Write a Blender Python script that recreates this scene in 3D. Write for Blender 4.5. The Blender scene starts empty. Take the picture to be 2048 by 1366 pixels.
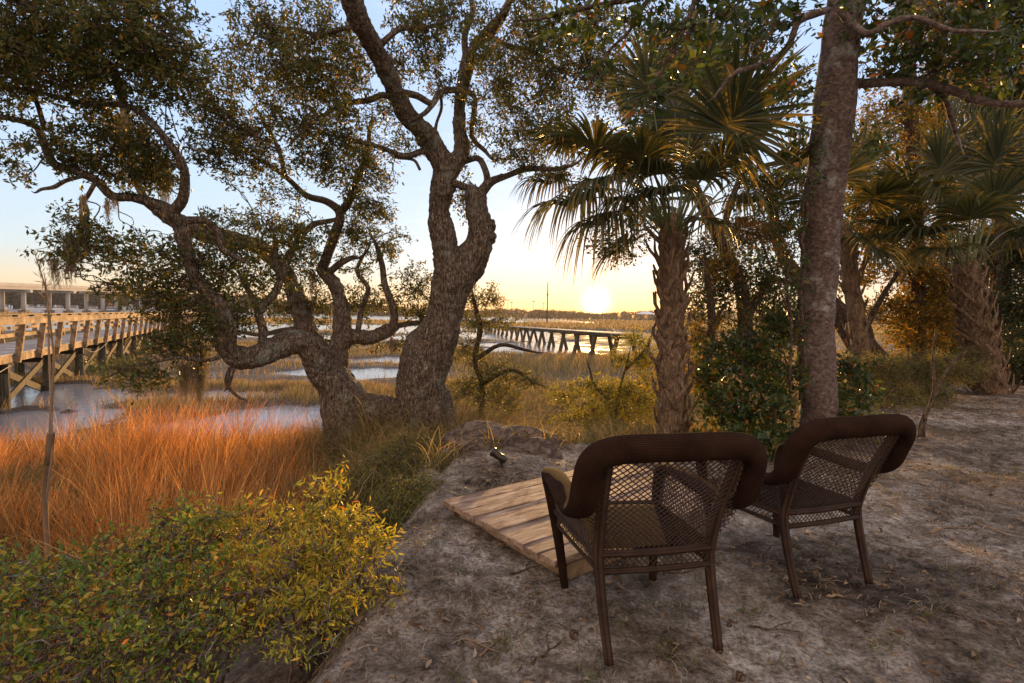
import bpy, math, random
import numpy as np
from mathutils import Vector, Matrix
RNG = np.random.default_rng(7); random.seed(7)
R = math.radians
S = bpy.context.scene
COL = S.collection
# ------------------------------------------------------------------ camera
CAM = np.array([0.0, 0.0, 1.4]); F = 1060.0
cam = bpy.data.objects.new('camera', bpy.data.cameras.new('camera')); COL.objects.link(cam)
cam.data.sensor_width = 36; cam.data.lens = 36 * F / 2048
cam.data.clip_start = 0.05; cam.data.clip_end = 6000
_M = Matrix.Rotation(R(90 - 2.86), 3, 'X') @ Matrix.Rotation(R(1.09), 3, 'Z')
cam.matrix_world = Matrix.Translation(CAM) @ _M.to_4x4()
S.camera = cam
M3 = np.array(_M)
def ray(px, py):
    return M3 @ np.array([(px - 1024) / F, -(py - 683) / F, -1.0])
def at(px, py, Y):                      # the point seen at a pixel of the 2048 px photo, Y metres ahead
    d = ray(px, py); return CAM + d * (Y / d[1])
def gp(px, py, z=0.0):                  # the point seen at a pixel on the level z
    d = ray(px, py); return CAM + d * ((z - CAM[2]) / d[2])
# ------------------------------------------------------------------ sky, sun, exposure
SUNP = ray(1192, 605); SUND = SUNP / np.linalg.norm(SUNP)
sun_el = max(math.asin(SUND[2]), R(3.4)); sun_az = math.atan2(SUND[0], SUND[1])
W = bpy.data.worlds.new("World"); S.world = W; W.use_nodes = True
nt = W.node_tree; nt.nodes.clear()
def N(t, typ, **k):
    n = t.nodes.new(typ)
    for a, b in k.items(): setattr(n, a, b)
    return n
def ramp(t, stops, interp='LINEAR'):
    n = t.nodes.new('ShaderNodeValToRGB'); cr = n.color_ramp; cr.interpolation = interp
    while len(cr.elements) < len(stops): cr.elements.new(0.5)
    for e, (p, c) in zip(cr.elements, stops):
        e.position = p; e.color = (*c, 1) if len(c) == 3 else c
    return n
tc = N(nt, 'ShaderNodeTexCoord'); sp = N(nt, 'ShaderNodeSeparateXYZ'); nt.links.new(tc.outputs['Generated'], sp.inputs[0])
sq = N(nt, 'ShaderNodeMath', operation='POWER', use_clamp=True); nt.links.new(sp.outputs[2], sq.inputs[0]); sq.inputs[1].default_value = 0.5
cr = ramp(nt, [(0, (.80, .46, .20)), (.10, (.82, .55, .29)), (.20, (.78, .68, .50)), (.30, (.62, .73, .79)), (.44, (.53, .70, .90)), (.66, (.45, .63, .95)), (1, (.38, .46, .64))])
nt.links.new(sq.outputs[0], cr.inputs[0])
dt = N(nt, 'ShaderNodeVectorMath', operation='DOT_PRODUCT'); nt.links.new(tc.outputs['Generated'], dt.inputs[0])
dt.inputs[1].default_value = tuple(SUND)
def glow(pw, col, prev):
    m0 = N(nt, 'ShaderNodeMath', operation='MAXIMUM'); nt.links.new(dt.outputs['Value'], m0.inputs[0]); m0.inputs[1].default_value = 0
    m = N(nt, 'ShaderNodeMath', operation='POWER'); nt.links.new(m0.outputs[0], m.inputs[0]); m.inputs[1].default_value = pw
    v = N(nt, 'ShaderNodeVectorMath', operation='SCALE'); v.inputs[0].default_value = col; nt.links.new(m.outputs[0], v.inputs['Scale'])
    a = N(nt, 'ShaderNodeVectorMath', operation='ADD'); nt.links.new(prev, a.inputs[0]); nt.links.new(v.outputs[0], a.inputs[1])
    return a.outputs[0]
sky = N(nt, 'ShaderNodeTexSky'); sky.sky_type = 'NISHITA'; sky.sun_disc = False
sky.sun_elevation = sun_el; sky.sun_rotation = sun_az
sk = N(nt, 'ShaderNodeVectorMath', operation='SCALE'); nt.links.new(sky.outputs[0], sk.inputs[0]); sk.inputs['Scale'].default_value = 0.02
# thin high streaks of cloud
mp = N(nt, 'ShaderNodeMapping'); mp.inputs['Scale'].default_value = (2.2, 2.2, 22); nt.links.new(tc.outputs['Generated'], mp.inputs[0])
cn = N(nt, 'ShaderNodeTexNoise'); cn.inputs['Scale'].default_value = 1.6; cn.inputs['Detail'].default_value = 5; nt.links.new(mp.outputs[0], cn.inputs[0])
ccr = ramp(nt, [(.60, (0, 0, 0)), (.78, (.16, .13, .10))]); nt.links.new(cn.outputs[0], ccr.inputs[0])
a0 = N(nt, 'ShaderNodeVectorMath', operation='ADD'); nt.links.new(cr.outputs[0], a0.inputs[0]); nt.links.new(sk.outputs[0], a0.inputs[1])
# the side away from the sun: anti-twilight pink, brightened as added front fill
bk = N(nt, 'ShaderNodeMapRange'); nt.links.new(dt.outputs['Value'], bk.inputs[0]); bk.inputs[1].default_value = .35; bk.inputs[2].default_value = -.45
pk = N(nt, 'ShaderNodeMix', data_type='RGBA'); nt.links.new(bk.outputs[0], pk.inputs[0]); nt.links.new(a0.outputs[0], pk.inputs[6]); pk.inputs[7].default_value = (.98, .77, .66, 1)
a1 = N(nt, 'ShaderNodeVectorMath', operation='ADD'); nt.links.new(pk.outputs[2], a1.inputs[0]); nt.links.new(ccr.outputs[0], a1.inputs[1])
o = glow(8, (.06, .04, .02), a1.outputs[0]); o = glow(120, (.22, .05, .0), o); o = glow(500, (.75, .26, .0), o); o = glow(5500, (6, 4.2, 1.8), o)
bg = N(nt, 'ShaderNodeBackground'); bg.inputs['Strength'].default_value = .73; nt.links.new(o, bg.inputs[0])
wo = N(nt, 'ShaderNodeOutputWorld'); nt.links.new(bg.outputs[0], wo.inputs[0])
sl = bpy.data.lights.new('sun', 'SUN'); sl.energy = 5.0; sl.angle = R(0.6); sl.color = (1.0, 0.57, 0.19)
so = bpy.data.objects.new('sun', sl); COL.objects.link(so)
so.rotation_euler = Vector((-SUND[0], -SUND[1], -math.sin(sun_el))).to_track_quat('-Z', 'Y').to_euler()
S.view_settings.view_transform = 'Standard'; S.view_settings.look = 'None'
S.view_settings.exposure = 0.66; S.view_settings.gamma = 1.0
S.render.engine = 'CYCLES'
S.cycles.max_bounces = 6; S.cycles.diffuse_bounces = 3; S.cycles.glossy_bounces = 2
S.cycles.transmission_bounces = 4; S.cycles.transparent_max_bounces = 4; S.cycles.use_denoising = True
S.cycles.sample_clamp_indirect = 4
# ------------------------------------------------------------------ materials
def mat(name):
    m = bpy.data.materials.new(name); m.use_nodes = True; t = m.node_tree; t.nodes.clear()
    out = N(t, 'ShaderNodeOutputMaterial'); return m, t, out
def prin(t, rough=.7, spec=.3):
    b = N(t, 'ShaderNodeBsdfPrincipled'); b.inputs['Roughness'].default_value = rough
    b.inputs['Specular IOR Level'].default_value = spec; return b
def objc(t, scale=(1, 1, 1), rot=(0, 0, 0)):
    c = N(t, 'ShaderNodeTexCoord'); m = N(t, 'ShaderNodeMapping'); m.inputs['Scale'].default_value = scale; m.inputs['Rotation'].default_value = rot
    t.links.new(c.outputs['Object'], m.inputs[0]); return m.outputs[0]
def noise(t, vec, sc, det=5, rough=.6, dist=0):
    n = N(t, 'ShaderNodeTexNoise'); n.inputs['Scale'].default_value = sc; n.inputs['Detail'].default_value = det
    n.inputs['Roughness'].default_value = rough; n.inputs['Distortion'].default_value = dist
    t.links.new(vec, n.inputs[0]); return n.outputs[0]
def bump(t, h, strength, dist, prev=None):
    b = N(t, 'ShaderNodeBump'); b.inputs['Strength'].default_value = strength; b.inputs['Distance'].default_value = dist
    t.links.new(h, b.inputs['Height'])
    if prev: t.links.new(prev, b.inputs['Normal'])
    return b.outputs[0]
def mixc(t, fac, a, b, mode='MIX'):
    m = N(t, 'ShaderNodeMix', data_type='RGBA', blend_type=mode)
    for i, v in ((0, fac), (6, a), (7, b)):
        if hasattr(v, 'node'): t.links.new(v, m.inputs[i])
        else: m.inputs[i].default_value = v if i == 0 else (*v, 1)
    return m.outputs[2]
def leafmat(name, stops, transl=.4, rough=.4, spec=.4, tcol=(1.3, 1.1, .5), nsc=1.1, lo=.65, hi=1.3):
    m, t, out = mat(name); g = N(t, 'ShaderNodeNewGeometry')
    r = ramp(t, stops); t.links.new(g.outputs['Random Per Island'], r.inputs[0])
    n = noise(t, objc(t, (1, 1, .4) if nsc > 2 else (1, 1, 1)), nsc, 2); nr = ramp(t, [(.3, (lo, lo, lo)), (.7, (hi, hi * .96, hi * .85))]); t.links.new(n, nr.inputs[0])
    c = mixc(t, 1.0, r.outputs[0], nr.outputs[0], 'MULTIPLY')
    b = prin(t, rough, spec); t.links.new(c, b.inputs['Base Color'])
    tr = N(t, 'ShaderNodeBsdfTranslucent'); c2 = mixc(t, 1.0, c, tcol, 'MULTIPLY'); t.links.new(c2, tr.inputs[0])
    mx = N(t, 'ShaderNodeMixShader'); mx.inputs[0].default_value = transl
    t.links.new(b.outputs[0], mx.inputs[1]); t.links.new(tr.outputs[0], mx.inputs[2]); t.links.new(mx.outputs[0], out.inputs[0]); return m
def barkmat(name, stops, sc=(6, 6, 1.6), vs=7, bs=.8, lichen=None, mscale=4):
    m, t, out = mat(name); v = objc(t, sc)
    n1 = noise(t, v, mscale, 8, .65, .6); vo = N(t, 'ShaderNodeTexVoronoi', feature='DISTANCE_TO_EDGE'); vo.inputs['Scale'].default_value = vs
    v2 = objc(t, (sc[0] * .5, sc[1] * .5, sc[2] * .5)); wn = N(t, 'ShaderNodeTexNoise'); wn.inputs['Scale'].default_value = 3; t.links.new(v2, wn.inputs[0])
    wv = N(t, 'ShaderNodeVectorMath', operation='ADD'); t.links.new(v2, wv.inputs[0]); t.links.new(wn.outputs[1], wv.inputs[1]); t.links.new(wv.outputs[0], vo.inputs[0])
    r = ramp(t, stops); t.links.new(n1, r.inputs[0]); c = r.outputs[0]
    cr_ = ramp(t, [(0, (.35, .35, .35)), (.18, (1, 1, 1))]); t.links.new(vo.outputs[0], cr_.inputs[0])
    c = mixc(t, .8 if vs > 2 else .35, c, cr_.outputs[0], 'MULTIPLY')
    if lichen:
        ln = noise(t, objc(t, (1, 1, 1)), 3.3, 6, .7); lr = ramp(t, [(.56, (0, 0, 0)), (.66, (1, 1, 1))]); t.links.new(ln, lr.inputs[0]); c = mixc(t, lr.outputs[0], c, lichen)
    b = prin(t, .85, .15); t.links.new(c, b.inputs['Base Color'])
    nn = bump(t, n1, bs, .02); nn = bump(t, cr_.outputs[0], bs, .02, nn); t.links.new(nn, b.inputs['Normal']); t.links.new(b.outputs[0], out.inputs[0]); return m
def woodmat(name, stops, axis_sc=(1.2, 14, 14), rough=.75):
    m, t, out = mat(name); v = objc(t, axis_sc); n1 = noise(t, v, 2.2, 8, .65, .8); n2 = noise(t, objc(t), 2.3, 4)
    g = N(t, 'ShaderNodeNewGeometry')
    r = ramp(t, stops); t.links.new(n1, r.inputs[0])
    r2 = ramp(t, [(.35, (.38, .32, .28)), (.6, (1.15, 1.1, 1.05))]); t.links.new(n2, r2.inputs[0])
    r3 = ramp(t, [(0, (.75, .74, .73)), (1, (1.2, 1.18, 1.15))]); t.links.new(g.outputs['Random Per Island'], r3.inputs[0])
    c = mixc(t, .85, r.outputs[0], r2.outputs[0], 'MULTIPLY'); c = mixc(t, .8, c, r3.outputs[0], 'MULTIPLY')
    b = prin(t, rough, .25); t.links.new(c, b.inputs['Base Color']); t.links.new(bump(t, n1, .5, .006), b.inputs['Normal']); t.links.new(b.outputs[0], out.inputs[0]); return m
def plain(name, col, rough=.6, spec=.3, metal=0, var=.25, sc=6):
    m, t, out = mat(name); n1 = noise(t, objc(t), sc, 6)
    r = ramp(t, [(.3, tuple(x * (1 - var) for x in col)), (.7, tuple(min(1, x * (1 + var)) for x in col))]); t.links.new(n1, r.inputs[0])
    b = prin(t, rough, spec); b.inputs['Metallic'].default_value = metal; t.links.new(r.outputs[0], b.inputs['Base Color'])
    t.links.new(bump(t, n1, .3, .01), b.inputs['Normal']); t.links.new(b.outputs[0], out.inputs[0]); return m
def weavemat(name, col, fu, fv, depth=.004, spec=.2, rough=.62):
    m, t, out = mat(name); u = N(t, 'ShaderNodeUVMap'); s_ = N(t, 'ShaderNodeSeparateXYZ'); t.links.new(u.outputs[0], s_.inputs[0])
    def sn(sock, f):
        a = N(t, 'ShaderNodeMath', operation='MULTIPLY'); t.links.new(sock, a.inputs[0]); a.inputs[1].default_value = f
        b = N(t, 'ShaderNodeMath', operation='SINE'); t.links.new(a.outputs[0], b.inputs[0]); return b.outputs[0]
    p = N(t, 'ShaderNodeMath', operation='MULTIPLY'); t.links.new(sn(s_.outputs[0], fu), p.inputs[0]); t.links.new(sn(s_.outputs[1], fv), p.inputs[1])
    q = N(t, 'ShaderNodeMath', operation='ABSOLUTE'); t.links.new(p.outputs[0], q.inputs[0])
    r = ramp(t, [(0, tuple(c * .3 for c in col)), (.5, col), (1, tuple(c * 1.5 for c in col))]); t.links.new(q.outputs[0], r.inputs[0])
    n1 = noise(t, objc(t), 9, 4); nr = ramp(t, [(.3, (.6, .6, .6)), (.7, (1.35, 1.3, 1.2))]); t.links.new(n1, nr.inputs[0])
    c = mixc(t, 1.0, r.outputs[0], nr.outputs[0], 'MULTIPLY')
    b = prin(t, rough, spec); t.links.new(c, b.inputs['Base Color']); t.links.new(bump(t, q.outputs[0], .5, depth), b.inputs['Normal']); t.links.new(b.outputs[0], out.inputs[0]); return m
MT = {}
MT['oak_bark'] = barkmat('oak_bark', [(.34, (.06, .042, .03)), (.5, (.25, .185, .135)), (.64, (.50, .40, .31))], sc=(11, 11, 2.6), vs=6, bs=1.0, lichen=(.36, .37, .30))
MT['grey_bark'] = barkmat('grey_bark', [(.3, (.07, .045, .036)), (.5, (.16, .112, .092)), (.7, (.30, .235, .205))], sc=(5, 5, 6), vs=2.0, bs=.5, lichen=(.33, .32, .29), mscale=5)
MT['dark_bark'] = barkmat('dark_bark', [(.25, (.06, .038, .026)), (.5, (.15, .10, .07)), (.75, (.27, .19, .14))])
MT['boot'] = barkmat('palm_boot', [(.25, (.11, .065, .035)), (.5, (.29, .19, .12)), (.75, (.46, .33, .22))], sc=(10, 10, 2), vs=4, bs=.5)
MT['oak_leaf'] = leafmat('oak_leaf', [(0, (.055, .08, .032)), (.45, (.11, .14, .045)), (.8, (.19, .19, .055)), (.94, (.32, .22, .06)), (1, (.42, .22, .06))], .42)
MT['oak_leaf_dark'] = leafmat('oak_leaf_dark', [(0, (.03, .05, .02)), (.6, (.065, .09, .03)), (.9, (.13, .12, .035)), (1, (.28, .16, .04))], .38)
MT['big_leaf'] = leafmat('big_leaf', [(0, (.035, .060, .022)), (.6, (.07, .115, .03)), (.88, (.13, .16, .035)), (1, (.32, .12, .03))], .42, .3, .5)
MT['gold_leaf'] = leafmat('gold_leaf', [(0, (.09, .10, .025)), (.4, (.18, .16, .03)), (.75, (.34, .22, .03)), (1, (.42, .20, .04))], .5, .5)
MT['myrtle'] = leafmat('myrtle_leaf', [(0, (.16, .21, .03)), (.5, (.42, .42, .05)), (.85, (.62, .50, .06)), (.97, (.66, .42, .07)), (1, (.5, .12, .03))], .42, .38, .5)
MT['bush_leaf'] = leafmat('bush_leaf', [(0, (.07, .15, .035)), (.5, (.18, .28, .045)), (.8, (.46, .44, .06)), (.98, (.60, .38, .06)), (1, (.6, .10, .03))], .4, .35, .5)
MT['grey_leaf'] = leafmat('grey_leaf', [(0, (.10, .12, .05)), (.6, (.20, .21, .08)), (1, (.38, .30, .10))], .42, .5)
MT['palm_leaf'] = leafmat('palm_leaf', [(0, (.04, .06, .035)), (.6, (.08, .105, .055)), (1, (.16, .15, .07))], .38, .45, .45, (2.2, 1.4, .4))
MT['palm_dead'] = leafmat('palm_dead', [(0, (.16, .10, .05)), (1, (.34, .24, .14))], .4, .6)
MT['petiole'] = plain('petiole', (.17, .19, .07), .45, .5)
MT['orange_grass'] = leafmat('orange_grass', [(0, (.12, .08, .035)), (.2, (.36, .17, .06)), (.5, (.72, .30, .09)), (.8, (.85, .44, .15)), (1, (.9, .68, .38))], .5, .6, .2, (1.2, 1.0, .7), 3.5, .4, 1.35)  # noise puts sunlit streaks and dark gaps between clumps into the colour
MT['tan_grass'] = leafmat('tan_grass', [(0, (.10, .11, .04)), (.35, (.24, .20, .085)), (.75, (.46, .34, .16)), (1, (.62, .48, .26))], .45, .6, .2, (1.2, 1.0, .6), 3.5, .4, 1.35)  # same clump noise: sunlit streaks and dark gaps in the colour
MT['marsh_grass'] = leafmat('marsh_grass', [(0, (.15, .145, .07)), (.5, (.33, .26, .13)), (1, (.52, .38, .20))], .4, .6, .2, (1.2, 1, .7))
MT['green_grass'] = leafmat('green_grass', [(0, (.06, .09, .02)), (.6, (.14, .17, .035)), (1, (.28, .24, .07))], .4, .5, .3)
MT['moss'] = leafmat('spanish_moss', [(0, (.16, .14, .11)), (1, (.36, .31, .25))], .35, .8, .1, (1.1, 1, .9))
MT['litter'] = leafmat('dead_leaf', [(0, (.12, .07, .04)), (.5, (.26, .17, .11)), (.85, (.42, .31, .22)), (1, (.50, .42, .33))], .15, .7, .2)
MT['straw'] = leafmat('straw', [(0, (.10, .075, .05)), (.6, (.24, .18, .13)), (1, (.40, .33, .26))], .1, .8, .1)
MT['deck'] = woodmat('deck_board', [(.3, (.11, .065, .04)), (.5, (.36, .25, .18)), (.7, (.60, .48, .38))], (2.2, 11, 14))
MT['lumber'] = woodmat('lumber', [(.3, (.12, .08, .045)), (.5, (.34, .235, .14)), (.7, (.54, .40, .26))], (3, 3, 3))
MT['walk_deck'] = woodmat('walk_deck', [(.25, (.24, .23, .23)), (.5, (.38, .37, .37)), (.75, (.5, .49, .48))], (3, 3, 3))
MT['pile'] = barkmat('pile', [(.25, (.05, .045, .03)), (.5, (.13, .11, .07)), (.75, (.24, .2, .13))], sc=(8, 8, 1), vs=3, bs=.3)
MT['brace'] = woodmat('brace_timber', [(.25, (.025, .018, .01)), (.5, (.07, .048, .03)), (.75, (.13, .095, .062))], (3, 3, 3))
MT['concrete'] = plain('concrete', (.46, .43, .40), .8, .2, 0, .12, .3)
MT['footing'] = plain('footing', (.16, .12, .10), .8, .2)
MT['white'] = plain('white_paint', (.72, .74, .76), .4, .4, 0, .1, 1)
MT['blue'] = plain('blue_paint', (.12, .2, .36), .4, .4, 0, .1, 1)
MT['far_leaf'] = leafmat('far_leaf', [(0, (.035, .036, .04)), (1, (.075, .07, .065))], .2, .8, .1)
MT['far_leaf_warm'] = leafmat('far_leaf_warm', [(0, (.09, .055, .025)), (1, (.20, .11, .04))], .35, .8, .1)
MT['rattan'] = weavemat('rattan', (.036, .019, .013), 150, 560, .0015, .03, .9)
MT['strand'] = plain('strand', (.055, .030, .02), .5, .35, 0, .3, 40)
MT['legwrap'] = weavemat('legwrap', (.06, .034, .023), 0.01 + 6.2832 * 3, 520, .002)
MT['seat'] = weavemat('seat_weave', (.022, .013, .01), 220, 300, .0012, .02, .9)
MT['metal'] = plain('dark_metal', (.06, .045, .035), .35, .5, .6)
MT['glass'] = plain('lamp_glass', (.5, .48, .42), .15, .6)
MT['rope'] = plain('rope', (.5, .42, .3), .8)
MT['clay'] = barkmat('clay_root', [(.25, (.07, .05, .04)), (.5, (.17, .125, .10)), (.75, (.30, .24, .20))], sc=(3, 3, 3), vs=2.5, bs=.9)
# ------------------------------------------------------------------ mesh helpers
def put(name, V, Fs, m, parent=None, smooth=False, uv=None, loc=None):
    """V (n,3); Fs list of (k,3) or (k,4) index arrays -> ONE linked mesh object."""
    V = np.asarray(V, dtype=np.float32)
    if loc is not None: V = V - np.asarray(loc, dtype=np.float32)
    Fs = [np.asarray(f, dtype=np.int32) for f in Fs if len(f)]
    me = bpy.data.meshes.new(name); me.vertices.add(len(V)); me.vertices.foreach_set('co', V.ravel())
    nl = sum(f.size for f in Fs); npoly = sum(len(f) for f in Fs)
    me.loops.add(nl); me.loops.foreach_set('vertex_index', np.concatenate([f.ravel() for f in Fs]))
    me.polygons.add(npoly)
    tot = np.concatenate([np.full(len(f), f.shape[1], dtype=np.int32) for f in Fs])
    st = np.concatenate([[0], np.cumsum(tot)[:-1]]).astype(np.int32)
    me.polygons.foreach_set('loop_start', st); me.polygons.foreach_set('loop_total', tot)
    me.polygons.foreach_set('use_smooth', np.full(npoly, bool(smooth)))
    if uv is not None:
        ul = me.uv_layers.new(name='UVMap'); idx = np.concatenate([f.ravel() for f in Fs])
        ul.data.foreach_set('uv', np.asarray(uv, dtype=np.float32)[idx].ravel())
    me.update(calc_edges=True); me.validate()
    if m is not None: me.materials.append(MT[m] if isinstance(m, str) else m)
    o_ = bpy.data.objects.new(name, me); COL.objects.link(o_)
    if parent is not None: o_.parent = parent
    if loc is not None: o_.location = tuple(float(c) for c in loc)
    return o_
def tag(o_, label, cat, group=None, kind=None):
    o_['label'] = label; o_['category'] = cat
    if group: o_['group'] = group
    if kind: o_['kind'] = kind
    return o_
def thing(name, label, cat, loc=(0, 0, 0), rz=0, group=None):
    o_ = bpy.data.objects.new(name, None); COL.objects.link(o_); o_.empty_display_size = .2
    o_.location = tuple(float(c) for c in loc); o_.rotation_euler = (0, 0, rz)
    return tag(o_, label, cat, group)
class MB:
    """collects shapes for one mesh"""
    def __init__(s): s.V = []; s.Q = []; s.T = []; s.UV = []; s.n = 0
    def add(s, V, Q=None, T=None, uv=None):
        V = np.asarray(V, float).reshape(-1, 3)
        if Q is not None and len(Q): s.Q.append(np.asarray(Q) + s.n)
        if T is not None and len(T): s.T.append(np.asarray(T) + s.n)
        s.V.append(V); s.UV.append(np.zeros((len(V), 2)) if uv is None else np.asarray(uv)); s.n += len(V)
    def build(s, name, m, parent=None, smooth=False, loc=None):
        Fs = []
        if s.Q: Fs.append(np.concatenate(s.Q))
        if s.T: Fs.append(np.concatenate(s.T))
        return put(name, np.concatenate(s.V), Fs, m, parent, smooth, np.concatenate(s.UV), loc)
    def tube(s, P, r, seg=8, sub=3, wob=0, rz=None, cap=True, up=None):
        """tube along P (n,3) with radii r; rz gives a second radius (flattened section)."""
        P = np.asarray(P, float); r = np.broadcast_to(np.asarray(r, float), (len(P),)).copy()
        r2 = r.copy() if rz is None else np.broadcast_to(np.asarray(rz, float), (len(P),)).copy()
        if sub > 1 and len(P) > 2:
            Pe = np.vstack([2 * P[0] - P[1], P, 2 * P[-1] - P[-2]]); out = []; ro = []; ro2 = []
            for i in range(1, len(Pe) - 2):
                for k in range(sub):
                    t = k / sub; a, b, c, d = Pe[i - 1], Pe[i], Pe[i + 1], Pe[i + 2]
                    out.append(.5 * ((2 * b) + (c - a) * t + (2 * a - 5 * b + 4 * c - d) * t * t + (3 * b - a - 3 * c + d) * t ** 3))
                    ro.append(r[i - 1] * (1 - t) + r[i] * t); ro2.append(r2[i - 1] * (1 - t) + r2[i] * t)
            out.append(P[-1]); ro.append(r[-1]); ro2.append(r2[-1]); P = np.array(out); r = np.array(ro); r2 = np.array(ro2)
        n = len(P); T_ = np.gradient(P, axis=0); T_ /= np.linalg.norm(T_, axis=1)[:, None] + 1e-9
        u = np.array([0, 0, 1.0]) if up is None else np.asarray(up, float)
        if abs(T_[0] @ u) > .95: u = np.array([1.0, 0, 0])
        A = []
        for i in range(n):
            u = u - T_[i] * (u @ T_[i]); u /= np.linalg.norm(u) + 1e-9; A.append(u.copy())
        A = np.array(A); B = np.cross(T_, A); th = np.linspace(0, 2 * np.pi, seg, endpoint=False)
        rr = np.ones((n, seg))
        if wob:
            ph = RNG.uniform(0, 6, 4); L = np.cumsum(np.r_[0, np.linalg.norm(np.diff(P, axis=0), axis=1)])
            for k, (fa, fl) in enumerate(((1, 3.1), (2, 5.3), (3, 9.0), (5, 14.))):
                rr += wob * .5 * np.sin(fa * th[None] + fl * L[:, None] * 1.3 + ph[k]) * (1, .8, .6, .4)[k]
        V = P[:, None] + A[:, None] * (np.cos(th)[None] * r2[:, None] * rr)[..., None] + B[:, None] * (np.sin(th)[None] * r[:, None] * rr)[..., None]
        L = np.cumsum(np.r_[0, np.linalg.norm(np.diff(P, axis=0), axis=1)])
        uv = np.stack([np.broadcast_to(th / 6.2832, (n, seg)), np.broadcast_to(L[:, None], (n, seg))], -1).reshape(-1, 2)
        i, j = np.meshgrid(np.arange(n - 1), np.arange(seg), indexing='ij'); j2 = (j + 1) % seg
        Q = np.stack([i * seg + j, i * seg + j2, (i + 1) * seg + j2, (i + 1) * seg + j], -1).reshape(-1, 4)
        V = V.reshape(-1, 3); T = []
        if cap:
            V = np.vstack([V, P[0], P[-1]]); uv = np.vstack([uv, [0, 0], [0, L[-1]]]); k = n * seg
            for q in range(seg): T.append((k, (q + 1) % seg, q)); T.append((k + 1, (n - 1) * seg + q, (n - 1) * seg + (q + 1) % seg))
        s.add(V, Q, T if T else None, uv)
        return P, r
    def box(s, c, ax, ay, az, jit=0):
        """box centred c with half vectors ax ay az"""
        c, ax, ay, az = [np.asarray(v, float) for v in (c, ax, ay, az)]
        V = [c + i * ax + j * ay + k * az for i in (-1, 1) for j in (-1, 1) for k in (-1, 1)]
        if jit: V = [v + RNG.uniform(-jit, jit, 3) for v in V]
        s.add(V, [(0, 1, 3, 2), (4, 6, 7, 5), (0, 4, 5, 1), (2, 3, 7, 6), (0, 2, 6, 4), (1, 5, 7, 3)])
    def bar(s, a, b, w, h, up=(0, 0, 1)):
        """board from a to b, w wide and h deep along up"""
        a, b, up = [np.asarray(v, float) for v in (a, b, up)]; d = b - a; L = np.linalg.norm(d); t = d / L
        side = np.cross(t, up); side /= np.linalg.norm(side); u2 = np.cross(side, t)
        s.box((a + b) / 2, t * L / 2, side * w / 2, u2 * h / 2)
def unit(v): return v / (np.linalg.norm(v, axis=-1, keepdims=True) + 1e-9)
def leaves(mb, C, D, L, Wd, fold=.25, near=False, droop=0.15):
    """one leaf per row: base C, direction D, length L, width Wd"""
    n = len(C); D = unit(D + np.array([0, 0, -droop])); rnd = RNG.normal(size=(n, 3)); Sx = unit(np.cross(D, rnd)); Nn = np.cross(Sx, D)
    L = np.broadcast_to(L, (n,))[:, None]; Wd = np.broadcast_to(Wd, (n,))[:, None]
    base = C; tip = C + D * L + Nn * L * RNG.uniform(-.2, .1, (n, 1))
    lo = C + D * L * .5 + Sx * Wd * .5 + Nn * Wd * fold; ro = C + D * L * .5 - Sx * Wd * .5 + Nn * Wd * fold
    if not near:
        V = np.stack([base, lo, tip, ro], 1).reshape(-1, 3); k = np.arange(n)[:, None] * 4
        mb.add(V, None, np.concatenate([k + [0, 1, 2], k + [0, 2, 3]]))
    else:
        l1 = C + D * L * .25 + Sx * Wd * .38 + Nn * Wd * fold * .8; r1 = C + D * L * .25 - Sx * Wd * .38 + Nn * Wd * fold * .8
        l2 = C + D * L * .62 + Sx * Wd * .46 + Nn * Wd * fold * .9; r2 = C + D * L * .62 - Sx * Wd * .46 + Nn * Wd * fold * .9
        md = C + D * L * .5
        V = np.stack([base, l1, l2, tip, r2, r1, md], 1).reshape(-1, 3); k = np.arange(n)[:, None] * 7
        mb.add(V, None, np.concatenate([k + [0, 1, 6], k + [1, 2, 6], k + [2, 3, 6], k + [3, 4, 6], k + [4, 5, 6], k + [5, 0, 6]]))
def blades(mb, P, H, Wd, lean=.25, bend=.5, segs=3, droop=0.0, ldir=None):
    """grass blades at P (n,3)"""
    n = len(P); H = np.broadcast_to(H, (n,)).astype(float); Wd = np.broadcast_to(Wd, (n,)).astype(float)
    a = RNG.uniform(0, 2 * np.pi, n); h = np.stack([np.cos(a), np.sin(a), np.zeros(n)], 1)
    if ldir is not None: h = unit(h * .7 + np.asarray(ldir))
    ln = np.abs(RNG.normal(0, lean, n)); bd = np.abs(RNG.normal(bend, bend * .5, n)); b2 = RNG.uniform(0, 2 * np.pi, n)
    sd = np.stack([np.cos(b2), np.sin(b2), np.zeros(n)], 1)
    rows = []
    for k in range(segs + 1):
        t = k / segs; hor = ln * t + bd * t * t * .5; z = t * np.sqrt(np.maximum(.15, 1 - .4 * np.minimum(hor, 1.2) ** 2)) - droop * t ** 3
        c = P + (h * hor[:, None] + np.array([0, 0, 1]) * z[:, None]) * H[:, None]
        w = (Wd * (1 - t) ** .6 * .5)[:, None]
        if k < segs: rows += [c - sd * w, c + sd * w]
        else: rows += [c]
    V = np.stack(rows, 1).reshape(-1, 3); m_ = 2 * segs + 1; k0 = np.arange(n)[:, None] * m_
    Q = [k0 + [2 * k, 2 * k + 1, 2 * k + 3, 2 * k + 2] for k in range(segs - 1)]
    mb.add(V, np.concatenate(Q) if Q else None, k0 + [2 * segs - 2, 2 * segs - 1, 2 * segs])
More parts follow.
